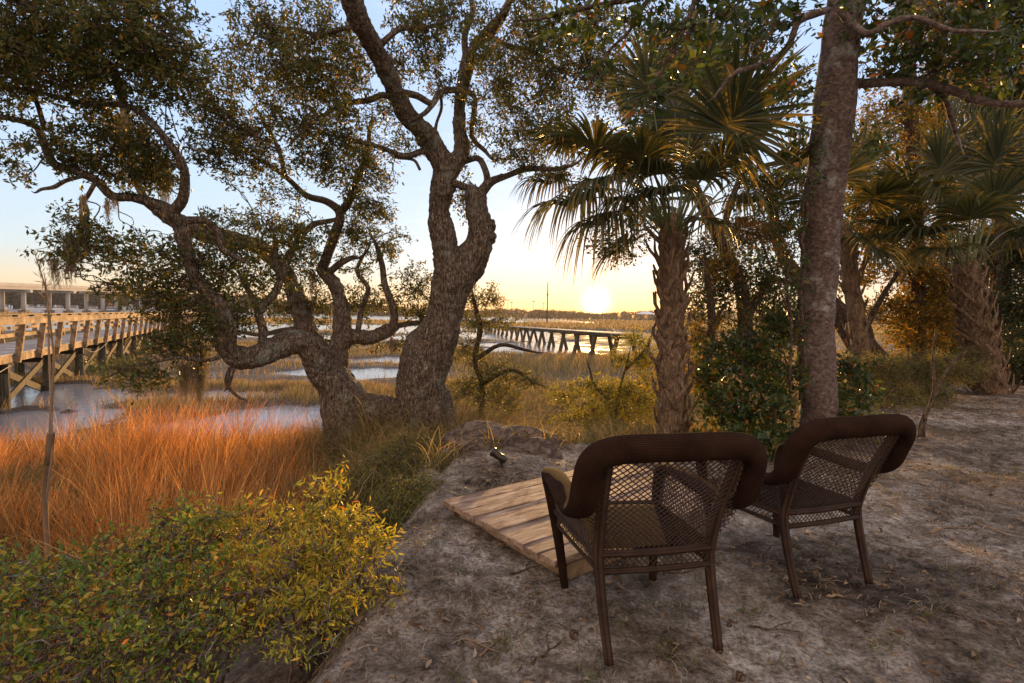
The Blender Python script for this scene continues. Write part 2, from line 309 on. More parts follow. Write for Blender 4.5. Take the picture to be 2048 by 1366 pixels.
def tussocks(mb, x, y, H, n, Wd, rad=.07, **k):
    """clumps of blades: centres x, y with a height each"""
    m = len(x); cnt = RNG.integers(max(2, n // 2), n + n // 2, m); i = np.repeat(np.arange(m), cnt); a = RNG.uniform(0, 6.2832, len(i)); rr = np.abs(RNG.normal(0, rad, len(i))) * (1 + 2 * (RNG.random(len(i)) < .1))
    X = x[i] + rr * np.cos(a); Y = y[i] + rr * np.sin(a); h = np.asarray(H)[i] * RNG.uniform(.45, 1.15, len(i)); w = np.broadcast_to(Wd, (m,))[i]
    blades(mb, np.stack([X, Y, hgt(X, Y) - .01], 1), h, w * RNG.uniform(.6, 1.4, len(i)), **k)
# ------------------------------------------------------------------ ground shape
EDGE = np.array([(-.75, -30), (-.78, 1.0), (-.62, 2.2), (-.66, 3.1), (-.55, 3.9), (-.75, 4.9), (.1, 5.5), (1, 5.9), (2.0, 6.3), (4.0, 7.0), (6, 8.6), (9, 11.3), (14, 13), (30, 16), (90, 30), (400, 60)], float)
def edge_dist(x, y):
    x = np.asarray(x, float); y = np.asarray(y, float); best = np.full(x.shape, 1e9)
    for a, b in zip(EDGE[:-1], EDGE[1:]):
        d = b - a; t = np.clip(((x - a[0]) * d[0] + (y - a[1]) * d[1]) / (d @ d), 0, 1)
        best = np.minimum(best, np.hypot(x - a[0] - t * d[0], y - a[1] - t * d[1]))
    ye = np.interp(x, EDGE[3:, 0], EDGE[3:, 1]); inside = np.where(x < -.55, False, y < ye)
    xe = np.interp(y, EDGE[:5, 1], EDGE[:5, 0]); inside = np.where((y < 3.9) & (x > xe), True, np.where((x < -.55), (x > xe) & (y < 4.0), inside))
    return np.where(inside, -best, best)
def sn(x, y, f, s): return np.sin(x * f + 1.3 * np.sin(y * f * .7 + s) + s) * np.sin(y * f * 1.1 + 1.1 * np.sin(x * f * .8 + 2 * s) + 1.7 * s)
POOLS = [(-6.2, 13.4, 2.5, 2.6, 0), (-3.6, 13.2, 1.1, .6, 0), (-11.6, 12.6, 1.9, 2.2, .1), (-2.6, 12.0, .8, .8, 0), (-16.5, 17.5, 3.2, 2.0, .2), (-9.5, 17.5, 2.0, 1.0, 0), (-7.2, 25, 3.4, 2.0, .1), (-9, 31, 5, 1.2, 0), (-1.5, 12.8, .9, .35, 0),
         (-12, 42, 6, 1.6, .1), (-6.5, 33, 3, 1.2, 0), (6, 48, 10, 10, -.2), (-14.2, 16.0, 2.4, 1.7, .2), (3, 75, 22, 14, 0), (18, 60, 14, 12, .2), (-20, 60, 14, 6, .2), (-55, 80, 30, 16, .1), (-25, 100, 30, 20, 0), (22, 90, 25, 18, 0), (-90, 100, 40, 18, 0), (11.5, 36, 4.5, 2.6, 0), (9.5, 30, 2.2, 1.0, 0)]
def marsh_mask(x, y):                # > 0 where a pool or the creek lies
    m = np.full(np.shape(x), -1.0)
    for cx, cy, rx, ry, a in POOLS:
        dx = (x - cx) * math.cos(a) + (y - cy) * math.sin(a); dy = -(x - cx) * math.sin(a) + (y - cy) * math.cos(a)
        wv = 1 + .25 * sn(x, y, 6.0 / rx, cx) + .12 * sn(x, y, 17.0 / rx, cy)
        m = np.maximum(m, 1 - np.hypot(dx / rx, dy / ry) / wv)
    far = np.where((y > 185 + 12 * np.sin(x * .02)) & (y < 470), np.minimum((y - 185) / 40, (470 - y) / 40), -1)  # the river
    far = np.where(x > 40, -1, far); far2 = np.where((y > 420) & (y < 640) & (x > -60), .5, -1)
    return np.maximum(np.maximum(m, far), far2)
OAKB = at(770, 880, 8.3)
def hgt(x, y):
    x = np.asarray(x, float); y = np.asarray(y, float); d = edge_dist(x, y)
    yard = .025 * sn(x, y, 1.3, .4) + .018 * sn(x, y, 3.1, 2) + .010 * sn(x, y, 7.3, 3.1) + .05 * np.clip((x - 3) / 6, 0, 1)
    yard = yard + .02 * np.clip(y - 4, 0, 10) * np.clip((x - 3) / 4, 0, 1)
    t = np.clip(d / 3.0, 0, 1); t2 = np.clip(d / .35, 0, 1)
    z = yard - .28 * t2 * t2 * (3 - 2 * t2) - 1.12 * t * t * (3 - 2 * t) ** 1
    rr = np.hypot(x - OAKB[0], (y - 8.6)); z = z + .75 * np.exp(-(rr / 1.9) ** 2) * np.clip(d / 2, 0, 1)
    z = z + .12 * np.exp(-(np.hypot(x + .1, y - 4.75) / .5) ** 2)
    mm = marsh_mask(x, y); w = np.clip(d / 2.6 - .8, 0, 1)
    z = z + w * (.05 * sn(x, y, .9, 1) + .03 * sn(x, y, 2.9, 4) - .26 * np.clip(mm * 3 + .25, 0, 1))
    return z
def groundmat():
    m, t, out = mat('yard_and_marsh_ground'); v = objc(t)
    n1 = noise(t, v, 1.3, 7, .65, .4); n2 = noise(t, v, 9, 8, .75); n3 = noise(t, v, 60, 5, .7); n4 = noise(t, v, .55, 4, .6)
    r1 = ramp(t, [(.40, (.04, .028, .02)), (.46, (.15, .118, .088)), (.53, (.32, .275, .23)), (.62, (.64, .58, .51))]); mm = N(t, 'ShaderNodeMath', operation='MULTIPLY_ADD'); t.links.new(n2, mm.inputs[0]); mm.inputs[1].default_value = .55
    mh = N(t, 'ShaderNodeMath', operation='MULTIPLY'); t.links.new(n1, mh.inputs[0]); mh.inputs[1].default_value = .5; t.links.new(mh.outputs[0], mm.inputs[2]); t.links.new(mm.outputs[0], r1.inputs[0])
    r3 = ramp(t, [(.36, (.3, .27, .25)), (.56, (1.2, 1.18, 1.16))]); t.links.new(n3, r3.inputs[0]); c = mixc(t, .8, r1.outputs[0], r3.outputs[0], 'MULTIPLY')
    r4 = ramp(t, [(.42, (.62, .57, .53)), (.6, (1.15, 1.15, 1.15))]); t.links.new(n4, r4.inputs[0]); c = mixc(t, 1, c, r4.outputs[0], 'MULTIPLY')
    sz = N(t, 'ShaderNodeSeparateXYZ'); t.links.new(v, sz.inputs[0]); mr = N(t, 'ShaderNodeMapRange'); t.links.new(sz.outputs[2], mr.inputs[0])
    mr.inputs[1].default_value = -1.0; mr.inputs[2].default_value = -.35
    rm = ramp(t, [(.35, (.07, .05, .036)), (.65, (.18, .135, .095))]); t.links.new(n2, rm.inputs[0])
    c = mixc(t, mr.outputs[0], rm.outputs[0], c)
    b = prin(t, .85, .25); t.links.new(c, b.inputs['Base Color']); ro = N(t, 'ShaderNodeMapRange'); t.links.new(sz.outputs[2], ro.inputs[0])
    ro.inputs[1].default_value = -1.47; ro.inputs[2].default_value = -1.41; ro.inputs[3].default_value = .3; ro.inputs[4].default_value = .9; t.links.new(ro.outputs[0], b.inputs['Roughness'])
    n5 = noise(t, v, 190, 3, .7); nn = bump(t, n2, .6, .04); nn = bump(t, n3, .8, .014, nn); nn = bump(t, n5, .6, .005, nn); t.links.new(nn, b.inputs['Normal']); t.links.new(b.outputs[0], out.inputs[0]); return m
MT['ground'] = groundmat()
def watermat():
    m, t, out = mat('shallow_water'); v = objc(t, (1, 1.0, 1)); n1 = noise(t, v, 2.2, 5, .6, .5); n2 = noise(t, v, .25, 3)
    b = prin(t, .16, .5); b.inputs['Base Color'].default_value = (.30, .30, .31, 1); b.inputs['IOR'].default_value = 1.5
    t.links.new(bump(t, n1, .22, .05), b.inputs['Normal']); t.links.new(b.outputs[0], out.inputs[0]); return m
MT['water'] = watermat()
def grid(fx, fy, fz):
    X, Y = np.meshgrid(fx, fy, indexing='ij'); Z = fz(X, Y); V = np.stack([X, Y, Z], -1).reshape(-1, 3); n, k = X.shape
    i, j = np.meshgrid(np.arange(n - 1), np.arange(k - 1), indexing='ij')
    return V, np.stack([i * k + j, (i + 1) * k + j, (i + 1) * k + j + 1, i * k + j + 1], -1).reshape(-1, 4)
u = np.linspace(-1, 1, 560); gx = 1.0 + 2.6 * np.sinh(u * 7.3); v_ = np.linspace(-.62, 1, 520); gy = 3.2 + 2.6 * np.sinh(v_ * 7.3)
def gz(X, Y):
    z = hgt(X, Y); fine = .007 * sn(X, Y, 21, 1) + .006 * sn(X, Y, 37, 2.2); near = np.exp(-((X - 1) ** 2 + (Y - 3) ** 2) / 60)
    return z + fine * near
V, Q = grid(gx, gy, gz)
g_ = put('ground', V, [Q], 'ground', smooth=True); g_['kind'] = 'structure'
w_ = put('water', [(-3500, 6, -1.47), (3500, 6, -1.47), (3500, 4500, -1.47), (-3500, 4500, -1.47)], [[(0, 1, 2, 3)]], 'water'); w_['kind'] = 'structure'
# ------------------------------------------------------------------ trees
def trace(pts):
    """(px, py, radius px, metres ahead) -> points and radii in metres"""
    P = []; r = []; last = None
    for q in pts:
        px, py, rp = q[:3]; Y = q[3] if len(q) > 3 else last; last = Y
        P.append(at(px, py, Y)); r.append(rp * Y / F)
    return np.array(P), np.array(r)
def skeleton(limbs, mb, seg=10, wob=.12, bend=.0, taper=True):
    pts = []
    for l in limbs:
        P, r = trace(l)
        if len(l) > 2 and r[-1] * F / l[-1][-1] < 40 and taper: P = np.vstack([P, P[-1] + (P[-1] - P[-2]) * .5, P[-1] + (P[-1] - P[-2]) * .9 + [0, 0, .03]]); r = np.r_[r, r[-1] * .55, r[-1] * .12]
        if bend: P = P + RNG.normal(0, bend, P.shape) * (np.arange(len(P)) > 0)[:, None]
        p2, r2 = mb.tube(P, r, seg, 4, wob); pts.append(np.c_[p2, r2])
    return np.concatenate(pts)
def curvy(a, b, n=5, amp=.18, sag=.05):
    t = np.linspace(0, 1, n)[:, None]; L = np.linalg.norm(b - a)
    off = RNG.normal(0, 1, (n, 3)); off[0] = off[-1] = 0
    return a + (b - a) * t + off * amp * L * .5 * np.sin(t * np.pi) + np.array([0, 0, 1]) * sag * L * np.sin(t * np.pi)
def foliage(skel, blobs, leaf=.06, lw=.38, dens=1.0, mbB=None, mbL=None, per=15, near=False, rmin=.004, spread=.09, up=.3, twigs=True, fold=.25, branch_r=.014, amp=.25, sat=0):
    """leaf sprays in blobs (px, py, Y, rx, ry[, depth m]); twigs run back to the limbs"""
    nodes = skel[:, :3]
    if sat:
        ex = []
        for b in blobs:
            for _ in range(sat):
                a = RNG.uniform(0, 6.28); q = RNG.uniform(.95, 1.4); ex.append((b[0] + math.cos(a) * b[3] * q, b[1] + math.sin(a) * b[4] * q, b[2], b[3] * RNG.uniform(.15, .4), b[4] * RNG.uniform(.15, .4), .25, .7 * (b[6] if len(b) > 6 else 1)))
        blobs = list(blobs) + ex
    for b in blobs:
        px, py, Y, rx, ry = b[:5]; c = at(px, py, Y); wx = rx * Y / F; wz = ry * Y / F; wy = b[5] if len(b) > 5 else .75 * (wx + wz) / 2 + .2
        dn = dens * (b[6] if len(b) > 6 else 1)
        lpx = (leaf * F / Y) * (leaf * lw * F / Y) * .42
        n = int(dn * math.pi * rx * ry / lpx / per) + 1
        q = RNG.normal(size=(n, 3)); q = unit(q) * (RNG.uniform(0, 1, (n, 1)) ** .45); q *= 1 + .25 * np.sin(5 * q[:, [1, 2, 0]] + RNG.uniform(0, 6, 3))
        Cc = c + q * [wx, wy, wz]
        # secondary limb to the blob
        if twigs:
            src = nodes[np.argmin(np.linalg.norm(nodes - c, axis=1))]
            bn = curvy(src, c, 6, amp); k = max(2, int(n / 14)); lim = [bn]
            mbB.tube(bn, np.linspace(branch_r, branch_r * .45, 6) * min(1.6, max(.7, (wx + wz) * .9)), 5, 3, .1)
            for _ in range(k):
                e = c + unit(RNG.normal(size=3)) * RNG.uniform(.5, .95) * np.array([wx, wy, wz]); s0 = bn[RNG.integers(2, 6)]
                cb = curvy(s0, e, 5, amp); lim.append(cb); mbB.tube(cb, np.linspace(branch_r * .45, .004, 5), 4, 2, 0)
            nb = np.concatenate(lim)
        L0 = []; D0 = []
        for cc in Cc:
            if twigs:
                s0 = nb[np.argmin(np.linalg.norm(nb - cc, axis=1))]; tw = curvy(s0, cc, 4, .2); dr = unit(cc - s0)
                if RNG.random() < .85: mbB.tube(tw, [.0055, .004, .003, .002], 3, 1, 0, cap=False)
            else: dr = unit(cc - c)
            dr = unit(dr * .6 + RNG.normal(0, .5, 3) + [0, 0, up]); m = per
            tt = RNG.uniform(-.5, .5, (m, 1)); L0.append(cc + dr * tt * spread * 2 + RNG.normal(0, spread * .28, (m, 3))); D0.append(unit(dr * .7 + RNG.normal(0, .75, (m, 3))))
        L0 = np.concatenate(L0); D0 = np.concatenate(D0); s = leaf * RNG.uniform(.45, 1.3, len(L0))
        leaves(mbL, L0, D0, s, s * lw * RNG.uniform(.8, 1.2, len(L0)), fold, near)
# ---- the live oak
oak = thing('live_oak', 'big gnarled live oak with forked trunk and spreading crooked limbs over the marsh edge', 'tree', (OAKB[0], 8.3, hgt(OAKB[0], 8.3)))
OL = tuple(oak.location)
def ochild(mb, name, m, smooth=False):
    o_ = mb.build(name, m, oak, smooth, loc=OL); o_.location = (0, 0, 0); return o_
tr = MB(); sk = []
big = [
 [(870, 960, 62, 8.3), (862, 880, 58, 8.3), (848, 810, 55), (846, 760, 52), (856, 708, 50), (874, 668, 43), (888, 625, 36), (900, 580, 36), (896, 530, 30), (886, 480, 25), (878, 430, 22), (880, 395, 23), (888, 365, 25), (895, 335, 25)],
 [(895, 345, 24, 8.3), (868, 298, 21, 8.2), (845, 262, 20, 8.0), (818, 232, 20, 7.8), (795, 190, 18, 7.5), (768, 135, 18, 7.2), (742, 80, 19, 6.8), (712, 25, 21, 6.4), (690, -60, 22, 6.0)],
 [(900, 340, 19, 8.3), (922, 300, 15, 8.4), (918, 240, 13, 8.5), (923, 190, 13, 8.5), (933, 135, 12, 8.5), (946, 95, 11, 8.4), (975, 68, 10, 8.3), (1005, 30, 9, 8.2), (1030, -20, 8, 8.1)],
 [(898, 600, 34, 8.3), (915, 560, 37, 8.35), (938, 522, 35, 8.4), (958, 485, 27, 8.4), (960, 450, 24, 8.4), (955, 415, 23), (952, 392, 22), (953, 378, 17)],
 [(770, 960, 75, 8.2), (730, 900, 62, 8.2), (705, 850, 52, 8.2), (690, 805, 48, 8.2), (668, 765, 38, 8.2), (645, 742, 30, 8.1), (632, 712, 27, 8.0), (610, 684, 24, 7.9), (575, 686, 24, 7.8), (530, 708, 22, 7.6), (482, 718, 21, 7.4), (452, 700, 19, 7.2), (450, 650, 17, 7.1), (428, 600, 15, 7.0), (392, 560, 14, 6.9), (373, 505, 13, 6.8), (358, 450, 13, 6.7), (346, 422, 13, 6.6)],
 [(870, 880, 45, 8.3), (810, 842, 44, 8.3), (750, 832, 44, 8.25), (700, 830, 50, 8.2), (690, 800, 40, 8.2)],
 [(780, 930, 80, 8.4), (760, 890, 72, 8.3), (745, 850, 52, 8.25)],
 [(840, 930, 60, 8.4), (820, 880, 60, 8.3), (800, 850, 40, 8.25)],
 [(684, 815, 36, 8.2), (676, 780, 26, 8.3), (672, 745, 21, 8.4), (678, 705, 21, 8.5), (684, 665, 19, 8.6), (684, 625, 16), (674, 580, 15), (655, 552, 13, 8.7), (645, 535, 12)],
 [(690, 800, 30, 8.3), (660, 745, 24, 8.6), (628, 690, 22, 8.8), (612, 650, 19, 8.9), (598, 610, 18, 9.0), (578, 560, 16, 9.1), (545, 515, 15, 9.1), (505, 490, 16, 9.0), (455, 480, 17, 8.9), (405, 466, 17, 8.8), (365, 450, 16, 8.7), (325, 425, 14, 8.6), (292, 400, 11, 8.5)],
 [(682, 690, 17, 8.5), (705, 674, 15, 8.6), (745, 674, 14, 8.7), (778, 660, 14, 8.8), (793, 652, 11, 8.9)],
]
sk.append(skeleton(big, tr, 14, .10, 0, False))
# knot hole ring, burl and broken bark spurs on the trunk
kc = at(887, 378, 8.02)
ring = [kc + np.array([math.cos(a) * .085, -.03 + .02 * math.sin(a), math.sin(a) * .10]) for a in np.linspace(0, 2 * np.pi, 13)]
tr.tube(ring, .028, 6, 2, .15)
for q in ((900, 575, 26), (880, 545, 18), (860, 700, 30), (690, 830, 30), (985, 450, 9), (988, 475, 8)):
    p = at(q[0], q[1], 8.15 if q[0] < 980 else 8.35); rr = q[2] * 8 / F
    tr.tube([p + [0, .1, -rr], p, p + [0, .1, rr]], [rr * .4, rr * .8, rr * .4], 8, 3, .2)
trunk = ochild(tr, 'trunk', 'oak_bark', True)
rm = trunk.modifiers.new('merge', 'REMESH'); rm.mode = 'VOXEL'; rm.voxel_size = .018; rm.use_smooth_shade = True
tx = bpy.data.textures.new('bark_relief', 'CLOUDS'); tx.noise_scale = .06; tx.noise_depth = 4
dm = trunk.modifiers.new('relief', 'DISPLACE'); dm.texture = tx; dm.strength = .05; dm.mid_level = .5; dm.texture_coords = 'LOCAL'
tx2 = bpy.data.textures.new('trunk_swell', 'CLOUDS'); tx2.noise_scale = .35; tx2.noise_depth = 2
dm2 = trunk.modifiers.new('swell', 'DISPLACE'); dm2.texture = tx2; dm2.strength = .09; dm2.mid_level = .5; dm2.texture_coords = 'LOCAL'
br = MB()
small = [
 [(346, 425, 11, 6.6), (362, 398, 10, 6.5), (371, 352, 9, 6.4), (356, 312, 8, 6.3), (332, 276, 7, 6.2), (300, 245, 7, 6.1), (262, 216, 6, 6.0), (215, 207, 5, 5.9), (170, 208, 5, 5.8), (110, 192, 4, 5.7), (50, 183, 4, 5.6), (-40, 185, 3, 5.5)],
 [(346, 425, 11, 6.6), (318, 410, 10, 6.6), (270, 396, 9, 6.5), (228, 388, 9, 6.4), (192, 362, 8, 6.3), (150, 344, 8, 6.2), (104, 326, 8, 6.1), (86, 280, 7, 6.0), (70, 250, 6, 5.9), (20, 240, 5, 5.8), (-40, 232, 5, 5.7)],
 [(165, 352, 4, 6.2), (135, 360, 4, 6.1), (110, 374, 4, 6.0), (85, 380, 3, 5.9)],
 [(255, 216, 5, 6.0), (232, 180, 5, 5.9), (230, 140, 4, 5.8), (245, 100, 4, 5.7)],
 [(90, 262, 5, 6.0), (75, 200, 4, 5.9), (40, 140, 4, 5.8)],
 [(520, 708, 9, 7.6), (528, 660, 9, 7.7), (520, 620, 8, 7.7), (545, 595, 8, 7.8), (562, 560, 7, 7.8), (552, 520, 6, 7.9), (550, 490, 5, 7.9)],
 [(520, 620, 7, 7.7), (500, 590, 6, 7.7), (485, 560, 5, 7.8)],
 [(645, 535, 11, 8.7), (655, 500, 10, 8.6), (672, 460, 10, 8.5), (682, 425, 9, 8.5), (650, 402, 7, 8.5), (610, 390, 6, 8.5), (570, 352, 5, 8.4), (520, 320, 4, 8.3)],
 [(682, 425, 8, 8.5), (705, 395, 7, 8.4), (716, 350, 6, 8.4), (735, 310, 5, 8.4), (740, 260, 4, 8.3)],
 [(570, 352, 5, 8.4), (560, 300, 4, 8.3), (530, 250, 4, 8.2)],
 [(645, 552, 8, 8.7), (665, 540, 7, 8.7), (680, 528, 7, 8.6), (705, 518, 5, 8.6)],
 [(785, 655, 9, 8.9), (785, 620, 8, 8.9), (772, 570, 7, 8.9), (766, 530, 6, 8.9), (750, 490, 4, 8.9)],
 [(715, 672, 6, 8.7), (722, 620, 6, 8.8), (735, 575, 5, 8.8), (715, 545, 4, 8.8), (730, 510, 3, 8.8)],
 [(375, 440, 8, 6.7), (410, 440, 7, 6.8), (440, 468, 7, 6.9), (445, 495, 5, 6.9), (475, 515, 4, 7.0)],
 [(460, 660, 9, 7.1), (420, 625, 9, 7.0), (400, 600, 4, 6.9)],
 [(560, 560, 8, 7.8), (590, 490, 6, 8.0), (625, 450, 6, 8.1), (660, 440, 5, 8.2)],
 [(818, 236, 9, 7.8), (775, 190, 7, 7.7), (735, 195, 6, 7.6), (690, 210, 5, 7.5), (640, 235, 4, 7.4), (600, 270, 3, 7.3)],
 [(800, 185, 8, 7.5), (835, 190, 7, 7.6), (865, 205, 6, 7.7), (880, 185, 6, 7.8), (918, 178, 6, 8.4)],
 [(868, 206, 5, 7.7), (850, 225, 5, 7.7), (830, 237, 4, 7.7)],
 [(880, 180, 3, 7.8), (882, 215, 3, 8), (876, 245, 3, 8.1), (868, 260, 4, 8.15)],
 [(935, 130, 7, 8.5), (930, 70, 6, 8.4), (945, 20, 6, 8.3), (930, -30, 5, 8.2)],
 [(975, 70, 6, 8.3), (1000, 80, 5, 8.2), (1025, 95, 5, 8.2), (1060, 100, 4, 8.1), (1110, 130, 3, 8.0)],
 [(925, 180, 6, 8.5), (948, 200, 5, 8.4), (945, 270, 5, 8.4), (970, 300, 4, 8.3)],
 [(925, 325, 6, 8.4), (955, 318, 6, 8.4), (970, 340, 6, 8.4), (975, 362, 7, 8.4), (965, 385, 10, 8.4)],
 [(962, 385, 11, 8.4), (982, 364, 9, 8.4), (1015, 350, 6, 8.4), (1055, 340, 6, 8.3), (1110, 338, 5, 8.2), (1150, 325, 3, 8.1)],
 [(905, 365, 8, 8.2), (930, 375, 7, 8.3), (952, 380, 6, 8.4)],
 [(985, 362, 5, 8.4), (1003, 348, 3, 8.3)], [(840, 340, 3, 8.0), (830, 320, 3, 7.9), (800, 315, 3, 7.8)],
 [(850, 300, 6, 7.9), (810, 310, 6, 7.8), (765, 295, 5, 7.7), (700, 280, 4, 7.6)],
 [(760, 90, 7, 7.0), (800, 60, 5, 7), (850, 55, 4, 7.1), (890, 40, 3, 7.2)],
 [(735, 60, 7, 6.8), (690, 60, 5, 6.9), (640, 70, 4, 7.0), (590, 60, 3, 7.1)],
 [(468, 730, 6, 7.3), (462, 760, 4, 7.2), (455, 775, 3, 7.2)], [(460, 735, 4, 7.3), (458, 765, 4, 7.3), (475, 790, 3, 7.3), (490, 800, 2, 7.3)],
 [(440, 715, 4, 7.1), (400, 720, 4, 6.9), (350, 718, 3, 6.7), (290, 730, 3, 6.6), (240, 745, 2, 6.5)],
 [(292, 402, 8, 8.5), (272, 360, 7, 8.4), (262, 300, 9, 8.2), (252, 240, 9, 8.0), (240, 180, 7, 7.9)],
 [(620, 655, 6, 8.9), (560, 660, 5, 9), (520, 670, 4, 9), (480, 660, 3, 9)],
 [(165, 400, 4, 6.3), (178, 430, 4, 6.2), (165, 470, 3, 6.1), (150, 510, 3, 6.1)], [(192, 362, 4, 6.3), (170, 395, 4, 6.3), (165, 400, 4, 6.3)],
 [(795, 652, 6, 8.9), (830, 645, 5, 9.0), (880, 640, 4, 9.1)],
]
sk.append(skeleton(small, br, 8, .10, .012))
skel = np.concatenate(sk)
blobs = [
 (60, 60, 5.5, 120, 90, .9, 1.5), (180, 55, 5.5, 110, 90, .9, 1.6), (285, 80, 5.6, 95, 85, .9, 1.5), (335, 150, 6, 65, 60, .7, 1.3), (120, 150, 5.6, 110, 55, .8, 1.3), (240, 175, 6, 85, 45, .7, 1.1), (10, 120, 5.5, 60, 70, .6, 1.1), (340, 30, 5.8, 45, 35), (-60, 60, 5.5, 60, 120),
 (200, 265, 6.3, 80, 45), (300, 300, 6.4, 70, 50), (125, 290, 6.1, 65, 45), (30, 330, 6, 40, 35, .4, .6), (250, 340, 6.4, 75, 35), (165, 330, 6.3, 50, 30), (310, 350, 6.6, 50, 40), (20, 215, 5.8, 40, 40, .4, .7),
 (425, 205, 7, 50, 55), (475, 255, 7.5, 75, 50), (440, 110, 7.3, 25, 18, .3, .7), (540, 60, 7.3, 60, 60, .8, 1.2), (560, 155, 7.4, 85, 65, .8, 1.2), (640, 55, 7.1, 60, 60, .8, 1.1), (645, 150, 7.3, 65, 65, .8, 1.2), (500, 325, 7.6, 80, 40, .6, .9), (600, 250, 7.5, 85, 55, .8, 1.1), (420, 300, 7, 50, 45), (690, 250, 7.5, 60, 60, .8, 1.1), (645, 330, 7.7, 75, 45, .6, .9), (560, 385, 8.1, 45, 22, .4, .7), (745, 325, 7.7, 50, 40), (715, 395, 8.4, 40, 35, .4, .8), (710, 130, 7.2, 40, 60, .5, .9),
 (850, 75, 7.3, 60, 50, .8, 1.1), (830, 25, 7.1, 60, 30, .7, 1.1), (905, 25, 7.5, 50, 30, .7, 1.), (800, 125, 7.5, 40, 40, .5, .8), (965, 40, 8.2, 35, 30), (1005, 110, 8.1, 55, 45), (1010, 175, 8.1, 65, 45), (1065, 245, 8.1, 65, 50, .7, .9), (952, 250, 8.3, 25, 45, .4, .7), (1010, 300, 8.2, 40, 30, .5, .8), (872, 160, 7.9, 35, 40, .5, .7), (775, 225, 7.6, 30, 30, .4, .8), (812, 290, 7.8, 35, 25, .4, .8), (925, 395, 8.6, 20, 45, .3, .7), (1110, 150, 8, 50, 55), (1170, 110, 8, 40, 45), (1080, 60, 8, 45, 40), (1120, 345, 8.2, 45, 18, .3, .8), (1040, 330, 8.3, 30, 20, .3, .7), (1120, 240, 8.1, 45, 40, .5, .9), (1060, 15, 8, 50, 35, .6, 1.1), (1130, 85, 8, 50, 45, .6, 1.1), (1210, 40, 8, 50, 45, .6, 1.), (1190, 190, 8.2, 45, 45, .6, .9), (1240, 140, 8.2, 40, 45, .5, .9), (1060, 120, 8, 40, 40, .5, 1.), (1070, 300, 8.2, 40, 30, .4, .7), (960, 130, 8.4, 30, 40, .4, .9),
 (165, 470, 6.1, 50, 45), (130, 510, 6.1, 40, 32), (190, 500, 6.1, 30, 40, .4, .8), (290, 485, 7, 50, 22, .4, .7), (250, 510, 7, 45, 25, .4, .8), (310, 545, 7, 55, 45), (400, 515, 6.9, 55, 45), (470, 510, 7.4, 50, 45), (325, 600, 6.9, 60, 45, .6, 1.1), (415, 620, 7, 60, 50, .6, 1.1), (245, 575, 7, 40, 28), (390, 675, 7, 60, 40), (520, 555, 7.8, 45, 50), (560, 485, 8, 50, 45), (605, 480, 8, 45, 45), (615, 545, 8.5, 40, 45, .5, .8), (475, 635, 7.5, 45, 35), (705, 470, 8.6, 45, 40), (750, 425, 8.4, 45, 38), (775, 500, 9, 35, 35, .5, .8), (740, 600, 9, 50, 32), (835, 575, 9, 38, 45, .5, .9), (840, 625, 9, 45, 22, .4, .9), (790, 690, 9, 45, 14, .3, .6), (640, 610, 9, 45, 32, .4, .9), (560, 620, 9, 40, 40, .5, .9), (240, 738, 6.5, 60, 22), (290, 752, 6.5, 60, 26), (430, 440, 7, 40, 22, .3, .8), (520, 445, 8.2, 50, 20, .4, .8), (680, 680, 9, 30, 14, .3, .7), (720, 540, 8.8, 30, 30, .3, .6), (340, 690, 6.9, 45, 35), (450, 570, 7.3, 40, 35, .4, .8),
]
cr_ = MB(); foliage(skel, blobs, .066, .38, 2.1, br, cr_, 14, near=False, spread=.10, branch_r=.013, sat=3)
ochild(br, 'branches', 'oak_bark', True); ochild(cr_, 'crown', 'oak_leaf')
# ---- generic tree
def tree(name, label, limbs, blobs, bark, leafm, leaf, lw, dens, group=None, near=False, per=12, spread=.10, seg=8, cat='tree', branch_r=.012, disp=.02, twigs=True, wob=.08):
    P0, _ = trace(limbs[0]); base = P0[0]; root = thing(name, label, cat, base, 0, group); b1 = MB(); b2 = MB()
    sk_ = skeleton(limbs, b1, seg, wob); br_ = b1
    foliage(sk_, blobs, leaf, lw, dens, br_, b2, per, near, spread=spread, branch_r=branch_r, twigs=twigs)
    for m_, nm, mm, sm in ((b1, 'trunk', bark, True), (b2, 'crown', leafm, False)):
        if m_.n:
            o_ = m_.build(nm, mm, root, sm, loc=tuple(base)); o_.location = (0, 0, 0)
            if nm == 'trunk' and disp: 
                dd = o_.modifiers.new('relief', 'DISPLACE'); dd.texture = tx; dd.strength = disp; dd.mid_level = .5; dd.texture_coords = 'LOCAL'
    return root
